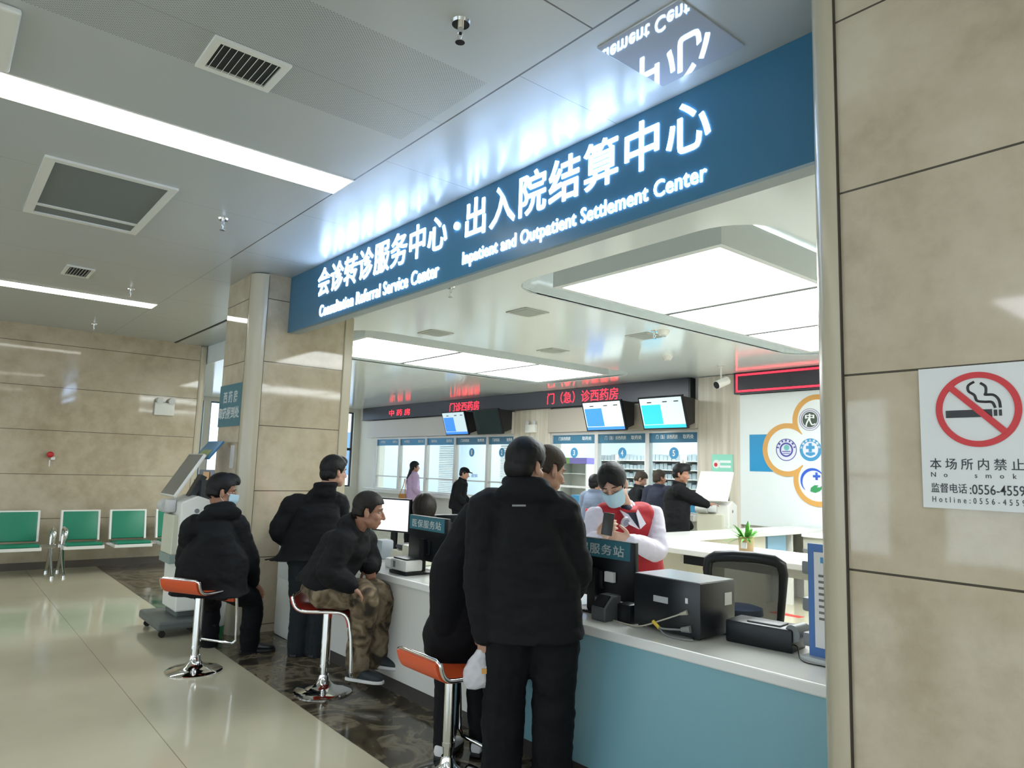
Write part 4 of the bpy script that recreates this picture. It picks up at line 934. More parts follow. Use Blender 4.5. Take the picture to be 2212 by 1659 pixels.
MB().obox(oL(0, 0, .47), R_ @ V((.25, 0, 0)), R_ @ V((0, .24, 0)), V((0, 0, .035)), .03, 3).obj('seat', mat('chair fabric', (.012, .013, .015), .8), t)
MB().tube([oL(0, 0, .42), oL(0, -.20, .42), oL(0, -.28, .52), oL(0, -.29, .62)], .022, smooth=4).cyl(oL(0, 0, .1), oL(0, 0, .44), .028).obj('post', BLACKP, t)
for k in range(5):
    a = 2 * math.pi * k / 5; e = oL(.28 * math.cos(a), .28 * math.sin(a), .065); MB().tube([oL(0, 0, .11), e], [.025, .016]).obj('leg', BLACKP, t); MB().cyl(e - V((.012, 0, .037)), e + V((.012, 0, -.037)), .028).obj('caster', RUBBER, t)
t = thing('round_stool', (-3.3, 5.0, 0), 'round blue topped chrome stool seen through the chair mesh', 'stool')
rc = V((-3.22, 5.02, 0))
MB().lathe([(.001, .50), (.165, .50), (.175, .52), (.17, .56), (.12, .575), (.001, .578)], rc, 32).obj('seat', mat('dark blue vinyl', (.02, .06, .17), .35), t)
MB().lathe([(.15, .492), (.18, .492), (.18, .515), (.15, .515)], rc, 32).cyl(rc + V((0, 0, .1)), rc + V((0, 0, .5)), .025).obj('post', CHROME, t)
for k in range(5):
    a = 2 * math.pi * k / 5; e = rc + V((.24 * math.cos(a), .24 * math.sin(a), .03)); MB().tube([rc + V((0, 0, .12)), e], [.018, .012]).obj('leg', CHROME, t)

# ------------------------------------------------------------------ people
class Flesh(MB):
    def ell(s, c, X, Y, Z, u=16, v=10):
        M = Matrix((X, Y, Z)).transposed().to_4x4(); M.translation = V(c)
        bmesh.ops.create_uvsphere(s.bm, u_segments=u, v_segments=v, radius=1, matrix=M); return s
    def limb(s, pts, rad, seg=14, k=4):
        pts = [V(p) for p in pts]; P = spline(pts, k); Rr = []
        for i in range(len(rad) - 1):
            for j in range(k): Rr.append(rad[i] + (rad[i + 1] - rad[i]) * j / k)
        Rr.append(rad[-1]); s.tube(P, Rr, seg)
        for p, r in ((pts[0], rad[0]), (pts[-1], rad[-1])): s.ball(p, r * .985)
        return s
    def loft(s, secs, seg=24, sub=4):
        'secs: (centre, half-width vector, half-depth vector)'
        C_ = spline([V(a) for a, b, c in secs], sub); A = spline([V(b) for a, b, c in secs], sub); B = spline([V(c) for a, b, c in secs], sub)
        rg = []
        for c, a, b in zip(C_, A, B):
            ring = []
            for i in range(seg):
                t = 2 * math.pi * i / seg; ct, st = math.cos(t), math.sin(t); p = .82
                ring.append(c + a * math.copysign(abs(ct) ** p, ct) + b * math.copysign(abs(st) ** p, st))
            rg.append(ring)
        return s.rings(rg)
    def build(s, name, m, parent=None, vox=.012, it=4, amp=0, freq=9, stretch=(1, 1, 1)):
        bmesh.ops.recalc_face_normals(s.bm, faces=s.bm.faces)
        me = bpy.data.meshes.new('t'); s.bm.to_mesh(me); s.bm.free()
        o = bpy.data.objects.new('t', me); COL.objects.link(o)
        r = o.modifiers.new('r', 'REMESH'); r.mode = 'VOXEL'; r.voxel_size = vox
        if it: q = o.modifiers.new('q', 'SMOOTH'); q.factor = .5; q.iterations = it
        dg = bpy.context.evaluated_depsgraph_get(); nm = bpy.data.meshes.new_from_object(o.evaluated_get(dg))
        bpy.data.objects.remove(o); bpy.data.meshes.remove(me); nm.name = name
        if amp:
            nr = [v.normal.copy() for v in nm.vertices]
            for v, n in zip(nm.vertices, nr):
                p = V((v.co.x * stretch[0], v.co.y * stretch[1], v.co.z * stretch[2])) * freq
                v.co += n * amp * (noise.noise(p) + .5 * noise.noise(p * 2.3))
        o = bpy.data.objects.new(name, nm); COL.objects.link(o); nm.materials.append(m)
        for p in nm.polygons: p.use_smooth = True
        if parent: put(o, parent)
        return o

def frame(fwd, up=V((0, 0, 1))):
    f = V(fwd).normalized(); r = f.cross(V(up)).normalized(); return r, f, r.cross(f)

def hand(fl, w, d, n, curl=.4, side=1, k=1.0, thumb=.5, spread=.10):
    'palm and five separate fingers: w wrist, d finger direction, n palm normal, side +1/-1 which edge the thumb leaves'
    d = V(d).normalized(); n = V(n); n = (n - d * n.dot(d)).normalized(); s = d.cross(n).normalized() * side
    w = V(w)
    fl.loft([(w - d * .02, s * .026 * k, n * .020 * k), (w + d * .015 * k, s * .029 * k, n * .017 * k), (w + d * .05 * k, s * .039 * k, n * .016 * k), (w + d * .092 * k, s * .041 * k, n * .013 * k)], 16, 3)
    for i, (off, L) in enumerate(((.030, .074), (.010, .083), (-.011, .077), (-.031, .060))):
        p = w + d * .088 * k + s * off * k; a = curl * (.7 + .12 * i); pts = [w + d * .06 * k + s * off * .9 * k, p]; ang = 0
        fd = (d + s * off * spread * 20 * .25).normalized()
        for seg_, fr in enumerate((.45, .32, .25)):
            ang += a * (1.0 if seg_ else .8); q = fd * math.cos(ang) + n * math.sin(ang); p = p + q * L * fr * k; pts.append(p)
        fl.limb(pts, [.0088 * k, .0092 * k, .0085 * k, .0078 * k, .0066 * k], 10, 3)
    p = w + d * .022 * k + s * .026 * k; t1 = (s * .75 + d * .55 + n * thumb * .5).normalized(); t2 = (s * .25 + d * .85 + n * thumb).normalized()
    fl.limb([p - t1 * .012, p + t1 * .034 * k, p + t1 * .034 * k + t2 * .03 * k, p + t1 * .034 * k + t2 * .055 * k], [.014 * k, .0115 * k, .0100 * k, .008 * k], 10, 3)

def head_flesh(fl, c, fw, up, k=1.0):
    r, f, u = frame(fw, up)
    def P(x, y, z): return c + (r * x + f * y + u * z) * k
    def E(x, y, z, a, b, d_): fl.ell(P(x, y, z), r * a * k, f * b * k, u * d_ * k)
    E(0, -.012, .038, .074, .094, .083); E(0, .028, -.035, .060, .062, .078); E(0, .052, -.088, .034, .030, .026)
    E(0, -.045, -.01, .062, .055, .06); E(.034, .052, -.028, .028, .030, .028); E(-.034, .052, -.028, .028, .030, .028)
    E(0, .072, .022, .050, .017, .012); E(.045, .022, -.062, .020, .036, .026); E(-.045, .022, -.062, .020, .036, .026)
    fl.limb([P(0, .084, .012), P(0, .098, -.012), P(0, .106, -.032)], [.008 * k, .011 * k, .0145 * k], 10, 3); E(.012, .092, -.036, .009, .012, .008); E(-.012, .092, -.036, .009, .012, .008)
    E(0, .082, -.063, .023, .013, .007); E(0, .080, -.073, .020, .013, .007)
    for sg in (-1, 1):
        fl.ell(P(sg * .077, -.008, -.012), (r * .35 * sg + f * -.2).normalized() * .022 * k * .45 + r * .004 * sg, f * .018 * k, (u * .98 + f * -.15) * .034 * k)
    return P, r, f, u

def face_bits(P, r, f, u, parent, k=1.0, closed=False, brow=None):
    for sg in (-1, 1):
        c = P(sg * .031, .0715 if not closed else .0755, .003)
        if closed:
            e = Flesh(); e.ell(P(sg * .031, .074, .004), r * .015 * k, f * .0095 * k, u * .010 * k); e.obj('eyelid', SKINF, parent)
            e = Flesh(); e.limb([P(sg * .017, .0795, -.0035), P(sg * .031, .0845, -.0062), P(sg * .046, .0765, -.003)], [.0012 * k] * 3, 6, 4); e.obj('eyelash', HAIRB, parent)
        else:
            e = Flesh(); e.ell(c, r * .0125 * k, f * .0095 * k, u * .0062 * k); e.obj('eye', EYEW, parent)
            e = Flesh(); e.ell(c + f * .0052 * k, r * .0056 * k, f * .0055 * k, u * .0056 * k); e.obj('iris', HAIR, parent)
        b = Flesh(); b.limb([P(sg * .016, .0875, .025), P(sg * .034, .0855, .028), P(sg * .052, .0715, .022)], [.0025 * k, .0032 * k, .002 * k], 8, 3); b.obj('eyebrow', HAIRB, parent)

def hair_cap(P, parent, m, k=1.0, thick=.012, front=.055, nape=-.070, side=.012, parting=False, top=.0, amp=.0008, vox=.006):
    'hair over crown, sides and nape; it dives under the skin at the hairline'
    o0, ax = P(0, 0, 0), [(P(1, 0, 0) - P(0, 0, 0)), (P(0, 1, 0) - P(0, 0, 0)), (P(0, 0, 1) - P(0, 0, 0))]
    t = thick; h = Flesh()
    def E(x, y, z, a, b, c): h.ell(P(x, y, z), ax[0] * a, ax[1] * b, ax[2] * c, 24, 16)
    E(0, -.012, .040, .074 + t, .095 + t, .084 + t * 1.1); E(0, -.046, -.012, .064 + t * .9, .056 + t, .066 + t * .4); E(0, -.03, .02, .077 + t * .6, .075, .06)
    if top: E(0, .035, .085, .055, .060 + t, .042 + top * .3)
    q = h.build('hair', m, None, vox, 2); me = q.data
    n2 = [a.length_squared for a in ax]
    for v in me.vertices:
        d = v.co - o0; x, y, z = [d.dot(a) / l for a, l in zip(ax, n2)]
        if parting and y > .02: lim = front + .018 - .95 * abs(x)
        elif parting and y > -.03: lim = side - .05
        elif y > .050: lim = front + 0 - .25 * max(0, abs(x) - .035)
        elif y > .022: lim = (side - .022) + (front - .012 - side + .022) * (y - .022) / .028
        elif y > .002: lim = side - .022
        elif y > -.028: lim = side + .008
        else: lim = nape + (.020 if abs(x) > .045 else 0)
        e = max(0.0, min(1.0, (lim - z) / .010 + .5)); c = V((0, -.010, min(z, .03) if z > 0 else z * .8))
        w_ = 1 - .26 * e
        nx, ny, nz = c.x + (x - c.x) * w_, c.y + (y - c.y) * w_, z
        if parting and z > .06: nz -= .006 * math.exp(-((x - .018) / .008) ** 2)
        v.co = P(nx, ny, nz)
        if e < .5: v.co += v.normal * amp * (noise.noise(v.co * 60) + .6 * noise.noise(V((v.co.x, v.co.y, v.co.z * .4)) * 140))
    put(q, parent); me.update()
    return q

def mask_on(P, r, f, u, parent, k=1.0):
    bm = MB(); rg = []
    nx, nz = 17, 9
    for th in (0.0, .0035):
        pass
    def pt(i, j, e):
        a = -1.22 + 2.44 * i / (nx - 1); z = -.008 - .100 * j / (nz - 1); bulge = .026 * math.cos(a) ** 4 * (1 - abs(j / (nz - 1) - .30))
        rx, ry = .067, .080 + bulge
        if j > 4: s_ = 1 - .05 * (j - 4); rx *= s_; ry *= (1 - .028 * (j - 4))
        y = .022 + (ry + e) * math.cos(a) * .92 + .002 * math.sin(j * 2.2)
        return P((rx + e) * math.sin(a), y, z)
    A = [[bm.bm.verts.new(pt(i, j, .0065)) for i in range(nx)] for j in range(nz)]
    B = [[bm.bm.verts.new(pt(i, j, -.004)) for i in range(nx)] for j in range(nz)]
    for j in range(nz - 1):
        for i in range(nx - 1):
            bm.bm.faces.new((A[j][i], A[j][i + 1], A[j + 1][i + 1], A[j + 1][i])); bm.bm.faces.new((B[j][i], B[j + 1][i], B[j + 1][i + 1], B[j][i + 1]))
    edge = [(0, i) for i in range(nx)] + [(j, nx - 1) for j in range(1, nz)] + [(nz - 1, i) for i in range(nx - 2, -1, -1)] + [(j, 0) for j in range(nz - 2, 0, -1)]
    for (j, i), (j2, i2) in zip(edge, edge[1:] + edge[:1]): bm.bm.faces.new((A[j][i], B[j][i], B[j2][i2], A[j2][i2]))
    mo = bm.obj('face_mask', MASKM, parent)
    lp = MB()
    for sg in (-1, 1):
        lp.tube([P(sg * .066, .045, -.018), P(sg * .077, .012, .006), P(sg * .082, -.012, .014), P(sg * .080, -.02, -.03), P(sg * .070, .02, -.07), P(sg * .060, .04, -.085)], .0016, 6, smooth=4)
    lp.obj('ear_loop', PAPER, mo)
    return mo

def shoe(ank, toe_dir, m, parent, L=.27, sole=None, name='shoe', floor=None):
    d = V(toe_dir); d.z = 0; d.normalize(); s = V((-d.y, d.x, 0)); z0 = V((ank.x, ank.y, (ank.z - .085) if floor is None else floor))
    b = Flesh(); secs = []
    for t, wdt, h in ((-.07, .030, .060), (-.04, .036, .078), (.02, .038, .080), (.09, .044, .058), (.15, .045, .046), (.185, .036, .036), (.20, .018, .024)):
        q = L / .27; secs.append((z0 + d * t * q + V((0, 0, h / 2 + .012)), s * wdt, V((0, 0, h / 2))))
    b.loft(secs, 18, 3); o = b.build(name, m, parent, .007, 3)
    so = MB(); pts = []
    for t, wdt in ((-.078, .026), (-.05, .037), (.02, .040), (.09, .046), (.15, .047), (.19, .036), (.208, .014)):
        pts.append((t, wdt))
    poly = [z0 + d * t * L / .27 + s * w_ for t, w_ in pts] + [z0 + d * t * L / .27 - s * w_ for t, w_ in pts[::-1]]
    so.prism(poly, (0, 0, .022)).obj('sole', sole or RUBBER, o, bevel=.005)
    return o

def person(label, J, head, fw, up=V((0, 0, 1)), skin=SKIN, hk=1.0, top=None, legs=None, hair=None, vox=.008, group=None, hands=(), torso=(.17, .12), coat=None,
           mask=False, eyes=True, shoes=None, collar=True, hood=False, sleeve=None, fat=1.0, closed=False, floor0=0.0, neck=.058, hairdo=None, fold=.006, hipw=.165):
    '''J: joints in the world: pelvis, neck, shL shR elL elR wrL wrR hipL hipR knL knR anL anR (L = the person's left)'''
    J = {k: V(v) for k, v in J.items()}
    head = V(head)
    sh = (J['shR'] - J['shL']); hp = (J['hipR'] - J['hipL']); shn, hpn = sh.normalized(), hp.normalized()
    spine = J['neck'] - J['pelvis']; fs = (-shn.cross(spine)).normalized(); fh = (-hpn.cross(spine)).normalized()
    # shL->shR is the person's right; front is up x right
    up_s = spine.normalized(); fs = up_s.cross(shn).normalized(); fh = up_s.cross(hpn).normalized()
    pel = J['pelvis']; che = pel.lerp(J['neck'], .62); wai = pel.lerp(J['neck'], .30); msh = (J['shL'] + J['shR']) / 2
    chest = che.lerp(msh, .25) - fs * .015
    sw = sh.length / 2
    # ---- body: one continuous skin
    b = Flesh()
    P, r, f, u = head_flesh(b, head, fw, up, hk)
    nb = J['neck']; b.limb([nb - up_s * .05, nb, P(0, -.030, -.05)], [.058, neck * .94, .053 * hk])
    b.loft([(pel - up_s * .08, hpn * .13, fh * .085), (pel, hpn * .14, fh * .095), (wai, hpn * .125, fh * .085), (chest, shn * min(.145, sw * .68), fs * .095), (msh + up_s * .0, shn * min(.14, sw * .62), fs * .07), (nb - up_s * .02, shn * .055, fs * .045)])
    for a, e, w_, in (('shL', 'elL', 'wrL'), ('shR', 'elR', 'wrR')):
        b.limb([msh.lerp(J[a], .55), J[a], J[e], J[w_]], [.055, .050, .040, .027])
    for a, e, w_ in (('hipL', 'knL', 'anL'), ('hipR', 'knR', 'anR')):
        b.limb([J[a], J[a].lerp(J[e], .5), J[e], J[e].lerp(J[w_], .4), J[w_]], [.080, .070, .055, .052, .036])
    for key, dr, nr, curl, th in hands:
        sd = 1 if key == 'R' else -1
        hand(b, J['wr' + key], dr, nr, curl, sd, 1.0 if hk >= 1 else .94, th)
    body = b.build('person', skin, None, vox, 2)
    tag(body, label, 'person', group)
    # ---- clothes
    c = coat or {}
    g = fat; hem = c.get('hem', .02); flare = c.get('flare', 1.0); lx = c.get('shift', V((0, 0, 0)))
    t = Flesh()
    hemc = pel - up_s * hem + lx
    if hem > .12: hemc = pel - V((0, 0, hem)) + lx
    vm = 1.0 if not c.get('vest') else 1.0
    t.loft([(hemc, hpn * torso[0] * 1.04 * flare * g, fh * torso[1] * 1.12 * flare * g), (pel.lerp(hemc, .35), hpn * torso[0] * 1.05 * g, fh * torso[1] * 1.12 * g), (wai, hpn * torso[0] * 1.0 * g, fh * torso[1] * 1.06 * g),
            (chest, shn * (sw * .90) * g, fs * torso[1] * 1.08 * g), (msh + up_s * .01, shn * (sw * .86) * g, fs * torso[1] * .86 * g), (nb.lerp(msh, .25), shn * .112, fs * .098), (nb + up_s * .015, shn * .082, fs * .084)])
    sr = sleeve or (.078, .068, .060, .046)
    tt = [t]
    if c.get('vest'):
        top2 = Flesh(); tt.append(top2)
        top2.loft([(pel - up_s * 0.0, hpn * torso[0] * .9, fh * torso[1] * .9), (wai, hpn * torso[0] * .88, fh * torso[1] * .9), (chest, shn * (sw * .72), fs * torso[1] * .9), (msh + up_s * .0, shn * (sw * .70), fs * torso[1] * .7), (nb, shn * .068, fs * .066), (nb + up_s * .03, shn * .06, fs * .06)])
    arm = tt[-1]
    for a, e, w_ in (('shL', 'elL', 'wrL'), ('shR', 'elR', 'wrR')):
        arm.limb([msh.lerp(J[a], .60 if not c.get('vest') else .93), J[a], J[a].lerp(J[e], .5), J[e], J[e].lerp(J[w_], .5), J[w_]], [sr[0] * .95, sr[0], sr[1], sr[1] * 1.02, sr[2], sr[3]])
    if hood:
        bk = -fs; t.ell(nb + bk * .060 - up_s * .030, shn * .165, (bk * .85 - up_s * .45).normalized() * .058, (up_s * .85 + bk * .5).normalized() * .095)
        t.limb([nb + shn * .086 + fs * .045 + up_s * .01, nb + shn * .092 - fs * .02 + up_s * .03, nb + shn * .052 - fs * .076 + up_s * .046, nb - shn * .052 - fs * .076 + up_s * .046, nb - shn * .092 - fs * .02 + up_s * .03, nb - shn * .088 + fs * .045], [.022, .028, .031, .031, .028, .022])
    elif collar:
        ring_ = [nb + (shn * math.cos(a) * .078 + fs * math.sin(a) * .072) + up_s * (.028 - .012 * math.sin(a)) for a in [2 * math.pi * i / 14 for i in range(14)]]
        t.tube(ring_, .024, 10, close=True)
    if c.get('vest'):
        for a in ('shL', 'shR'): t.limb([msh, msh.lerp(J[a], .62) + up_s * .012], [.088, .082])
    jo = t.build(c.get('name', 'jacket'), top or BLACKCLOTH, body, max(vox, .010), 3, fold, 8, (1, 1, 1.9))
    if c.get('vest'): tt[1].build('shirt', c['under'], body, max(vox, .010), 3, fold, 10, (1, 1, 1.7))
    l = Flesh(); q = c.get('leg', (.105, .090, .074, .066, .058))
    l.loft([(pel - up_s * .10, hpn * hipw * .92, fh * .112), (pel, hpn * hipw, fh * .118), (pel + up_s * .10, hpn * hipw * .88, fh * .105)])
    for a, e, w_ in (('hipL', 'knL', 'anL'), ('hipR', 'knR', 'anR')):
        l.limb([J[a], J[a].lerp(J[e], .5), J[e], J[e].lerp(J[w_], .5), J[w_] + (J[w_] - J[e]).normalized() * .03], q)
    l.build('trousers', legs or BLACKPANTS, body, max(vox, .010), 3, fold, 9, (1, 1, 1.5))
    if hair is not None: hair_cap(P, body, hair, hk, **(hairdo or {}))
    if eyes: face_bits(P, r, f, u, body, hk, closed, hair)
    if mask: mask_on(P, r, f, u, body, hk)
    if shoes:
        for key in 'LR':
            kd = c.get('toe' + key); shoe(J['an' + key], kd if kd is not None else (fh + (0 if True else 0) * hpn), shoes[0], body, .27, shoes[1], 'shoe', c.get('floor' + key))
    return body, P, r, f, u, J

def J_(D, **kw):
    'joints given as seen: x, y (, metres ahead)'
    return {k: at(v[0], v[1], v[2] if len(v) > 2 else D) for k, v in kw.items()}

# man with his back to us at the blue counter front
b1 = person('person in black hooded jacket, back turned, standing at the blue counter front',
    J_(3.45, pelvis=(1150, 1325), neck=(1138, 1058), shL=(1052, 1098), shR=(1212, 1106), elL=(1040, 1245), wrL=(1048, 1368, 3.41), elR=(1240, 1232, 3.50), wrR=(1228, 1285, 3.68),
       hipL=(1103, 1335), hipR=(1197, 1335), knL=(1088, 1505), knR=(1196, 1505), anL=(1083, 1690, 3.45), anR=(1192, 1694, 3.45)),
    at(1136, 1007, 3.45), CF * .75 + CR * .62 - CU * .28, skin=SKIN, hk=1.05, hair=HAIR, hood=True, vox=.0065, hands=[('L', -CU, CR * .3 + CF, 1.25, .9), ('R', CF - CU * .3, -CU, .4, .5)],
    torso=(.232, .150), coat=dict(hem=.10, flare=1.06, name='jacket', leg=(.128, .120, .106, .104, .098), toeL=CF * .9 - CR * .2, toeR=CF * .9 + CR * .3, floorL=.004, floorR=.004), sleeve=(.100, .092, .084, .062), shoes=(SHOEB, None), fold=.010, hipw=.20,
    hairdo=dict(thick=.014, nape=-.082, top=.03))
bd = b1[0]
tg = MB(); c0 = at(1121, 1092, 3.28)
tg.obox(c0, CR * .032, CU * .004 + CR * 0, CF * .002).obj('logo_stripe', mat('grey reflective stripe', (.22, .23, .24), .4), [ch for ch in bd.children if ch.name.startswith('jacket')][0], smooth=False)
# man leaning over the counter behind him
person('person with short faded hair and long black coat leaning over the counter',
    J_(3.9, pelvis=(998, 1330), neck=(1160, 1072, 3.95), shL=(1030, 1120, 3.84), shR=(1195, 1112, 4.08), elL=(972, 1232, 3.78), wrL=(962, 1345, 3.78), elR=(1205, 1190, 4.1), wrR=(1208, 1232, 4.12),
       hipL=(965, 1345), hipR=(1030, 1345, 3.95), knL=(968, 1480), knR=(1035, 1480, 3.92), anL=(960, 1600, 3.86), anR=(1038, 1606, 3.92)),
    at(1184, 1016, 3.95), CR * .80 + CF * .45 - CU * .35, skin=SKIN, hk=1.06, hair=HAIRF, vox=.008, top=BLACKCLOTH2, torso=(.195, .15), coat=dict(hem=.21, flare=.98, name='coat', leg=(.10, .085, .075, .07, .062), toeL=CF * .8 + CR * .3, toeR=CF * .8 + CR * .3, floorL=.008, floorR=.008),
    sleeve=(.100, .104, .100, .080), shoes=(SHOEW, RUBBER), fold=.006, hairdo=dict(thick=.010, front=.060, nape=-.045, side=.020))
# masked man on the orange stool
person('person with blue mask and black padded jacket sitting on the orange stool, back turned',
    J_(5.6, pelvis=(457, 1246, 5.49), neck=(474, 1104, 5.54), shL=(418, 1140, 5.47), shR=(508, 1132, 5.6), elL=(405, 1215, 5.70), wrL=(450, 1262, 5.9), elR=(534, 1205, 5.66), wrR=(545, 1258, 5.78),
       hipL=(439, 1266, 5.50), hipR=(485, 1268, 5.50), knL=(455, 1302, 6.02), knR=(545, 1298, 5.80), anL=(452, 1385, 6.0), anR=(538, 1405, 5.84)),
    at(481, 1062, 5.56), CR * .85 + CF * .42 - CU * .20, skin=SKIN2, hk=1.06, hair=HAIR, hood=True, mask=True, vox=.0065, hands=[('R', -CU * .7 + CR * .4 + CF * .3, -CU * .3 - CF, .35, .4)],
    torso=(.255, .18), coat=dict(hem=.125, flare=1.12, leg=(.105, .095, .085, .080, .075), toeL=CF * .8 - CR * .5, toeR=CR + CF * .3, floorR=.008, floorL=.17), sleeve=(.098, .090, .080, .055), shoes=(SHOEB, None), fold=.009,
    hairdo=dict(thick=.018, front=.060, nape=-.055, side=.012, top=.06))
# standing man at the far end of the counter
person('person in dark coat and grey trousers standing at the far counter end',
    J_(5.78, pelvis=(668, 1190), neck=(702, 1055, 5.85), shL=(634, 1092, 5.80), shR=(730, 1088, 5.98), elL=(606, 1145, 5.75), wrL=(640, 1180, 5.95), elR=(733, 1135, 6.1), wrR=(733, 1165, 6.2),
       hipL=(650, 1205), hipR=(692, 1205), knL=(650, 1310), knR=(692, 1312), anL=(643, 1396), anR=(684, 1400)),
    at(722, 1020, 5.90), CF * .72 + CR * .66 - CU * .12, skin=SKIN, hk=1.06, hair=HAIR, vox=.009, top=BLACKCLOTH2, legs=GREYPANTS, torso=(.215, .145), coat=dict(hem=.07, flare=1.25, shift=-CR * .06, name='coat', leg=(.105, .10, .09, .085, .085), toeL=CF + CR * .2, toeR=CF + CR * .4, floorL=.008, floorR=.008),
    sleeve=(.098, .092, .082, .06), shoes=(SHOEB, None), fold=.008, hairdo=dict(thick=.017, nape=-.07, top=.03))
# man in camouflage trousers on the red stool
b5 = person('person in dark jacket and camouflage trousers sitting on the red stool',
    J_(4.93, pelvis=(693, 1266, 4.95), neck=(772, 1143, 4.93), shL=(785, 1168, 5.10), shR=(738, 1170, 4.80), elL=(798, 1215, 5.12), wrL=(798, 1222, 5.02), elR=(712, 1235, 4.72), wrR=(755, 1262, 4.76),
       hipL=(700, 1278, 5.03), hipR=(698, 1280, 4.85), knL=(820, 1285, 5.03), knR=(788, 1285, 4.83), anL=(812, 1412, 5.01), anR=(772, 1430, 4.86)),
    at(797, 1104, 4.93), CR * .93 + CF * .12 - CU * .18, up=V((0, 0, 1)) + CR * .1, skin=SKIN2, hk=1.04, hair=HAIRB, vox=.006, top=BROWNJ, legs=CAMO, hood=True, torso=(.205, .155), hands=[('R', CR * .75 - CU * .55, -CU * .6 - CR * .2, .35, .4), ('L', -CU * .75 + CR * .1, CF * .6 - CR * .4, .5, .5)],
    coat=dict(hem=.05, flare=1.05, leg=(.110, .105, .098, .090, .082), toeL=CR * .75 - CU * .0 - CF * .25, toeR=CR * .9 - CF * .3, floorL=.155, floorR=.10), sleeve=(.098, .090, .082, .062), shoes=(mat('dark knit trainer', (.022, .028, .034), .8), mat('white trainer sole', (.62, .60, .58), .6)), fold=.010,
    hairdo=dict(thick=.012, front=.058, nape=-.060, side=.014))
# nurse
HF = (-CF * .86 - CR * .30 - CU * .42)
b6 = person('person in red vest, white sleeves and blue mask looking down at a phone',
    J_(4.7, pelvis=(1388, 1262, 4.92), neck=(1347, 1092, 4.64), shR=(1286, 1116, 4.58), shL=(1412, 1112, 4.74), elR=(1280, 1172, 4.48), wrR=(1296, 1168, 4.32), elL=(1418, 1190, 4.60), wrL=(1362, 1168, 4.36),
       hipR=(1350, 1285, 4.88), hipL=(1428, 1285, 4.98), knR=(1350, 1410, 4.95), knL=(1425, 1410, 5.0), anR=(1350, 1530, 5.0), anL=(1420, 1530, 5.05)),
    at(1324, 1046, 4.54), HF, up=V((0, 0, 1)) - CR * .16, skin=SKINF, hk=1.06, hair=HAIR, vox=.0055, top=VEST, mask=True, closed=True, torso=(.190, .140), hands=[('L', -CR * .86 + CU * .22, -CF * .2 + CU * .3 + CF * .9, .45, .5), ('R', CR * .45 + CU * .75 - CF * .2, CR * .6 + CF * .6, .55, .5)],
    coat=dict(hem=.16, flare=1.0, name='vest', vest=True, under=LAB), sleeve=(.070, .072, .066, .042), legs=BLACKPANTS, shoes=(SHOEW, None), fold=.006, collar=False,
    hairdo=dict(thick=.014, front=.052, nape=-.09, side=.0, parting=True))
P6, r6, f6, u6, J6 = b6[1:]
bu = Flesh(); bu.ell(P6(0, -.112, .045), r6 * .045, f6 * .035, u6 * .045); bu.obj('hair_bun', HAIR, b6[0])
nb6 = J6['neck']; sh6 = (J6['shR'] - J6['shL']).normalized(); up6 = (J6['neck'] - J6['pelvis']).normalized(); fs6 = up6.cross(sh6).normalized()
cl = MB(); ctr = nb6 + up6 * .012
cl.tube([ctr + sh6 * .068 * math.cos(a) + fs6 * .070 * math.sin(a) - up6 * .030 * max(0, math.sin(a)) for a in [math.radians(115 + 310 * i / 16) for i in range(17)]], .016, 10)
for sg in (-1, 1):
    a = nb6 + sh6 * sg * .066 + fs6 * .070 + up6 * .006; b_ = nb6 + sh6 * sg * .004 + fs6 * .178 - up6 * .085; c_ = nb6 + sh6 * sg * .062 + fs6 * .160 - up6 * .055; d_ = nb6 + sh6 * sg * .030 + fs6 * .108 - up6 * .006
    cl.prism([a, d_, b_, c_], (fs6 * .012 + up6 * .008))
cl.obj('collar', LAB, b6[0], smooth=True)
us = Flesh(); us.ell(nb6 + fs6 * .030 - up6 * .005, sh6 * .05, fs6 * .060, up6 * .045); us.obj('undershirt', NAVY, b6[0])
MB().prism([nb6 + sh6 * .034 + fs6 * .098, nb6 - sh6 * .034 + fs6 * .098, nb6 + fs6 * .172 - up6 * .078], fs6 * .008 + up6 * .006).obj('undershirt_front', NAVY, b6[0], smooth=False)
bdg = at(1352, 1128, 4.49); n6 = (fs6 * .9 - sh6 * .25).normalized(); bx_ = uz.cross(n6).normalized()
bo = MB().cyl(bdg - n6 * .012, bdg + n6 * .004, .034, seg=28).obj('badge', mat('silver grey badge', (.42, .44, .50), .5), b6[0]); MB().cyl(bdg, bdg + n6 * .006, .024, seg=24).obj('badge_centre', mat('badge blue grey', (.20, .22, .30), .5), bo)
ph = at(1313, 1132, 4.26); t = MB().obox(ph, CR * .033 - CU * .006, CF * .005, CU * .064 + CR * .012 + CF * .02, .004).obj('phone', mat('dark grey phone', (.022, .022, .024), .4))
tag(t, 'dark grey mobile phone held up in the hands of the nurse', 'phone')
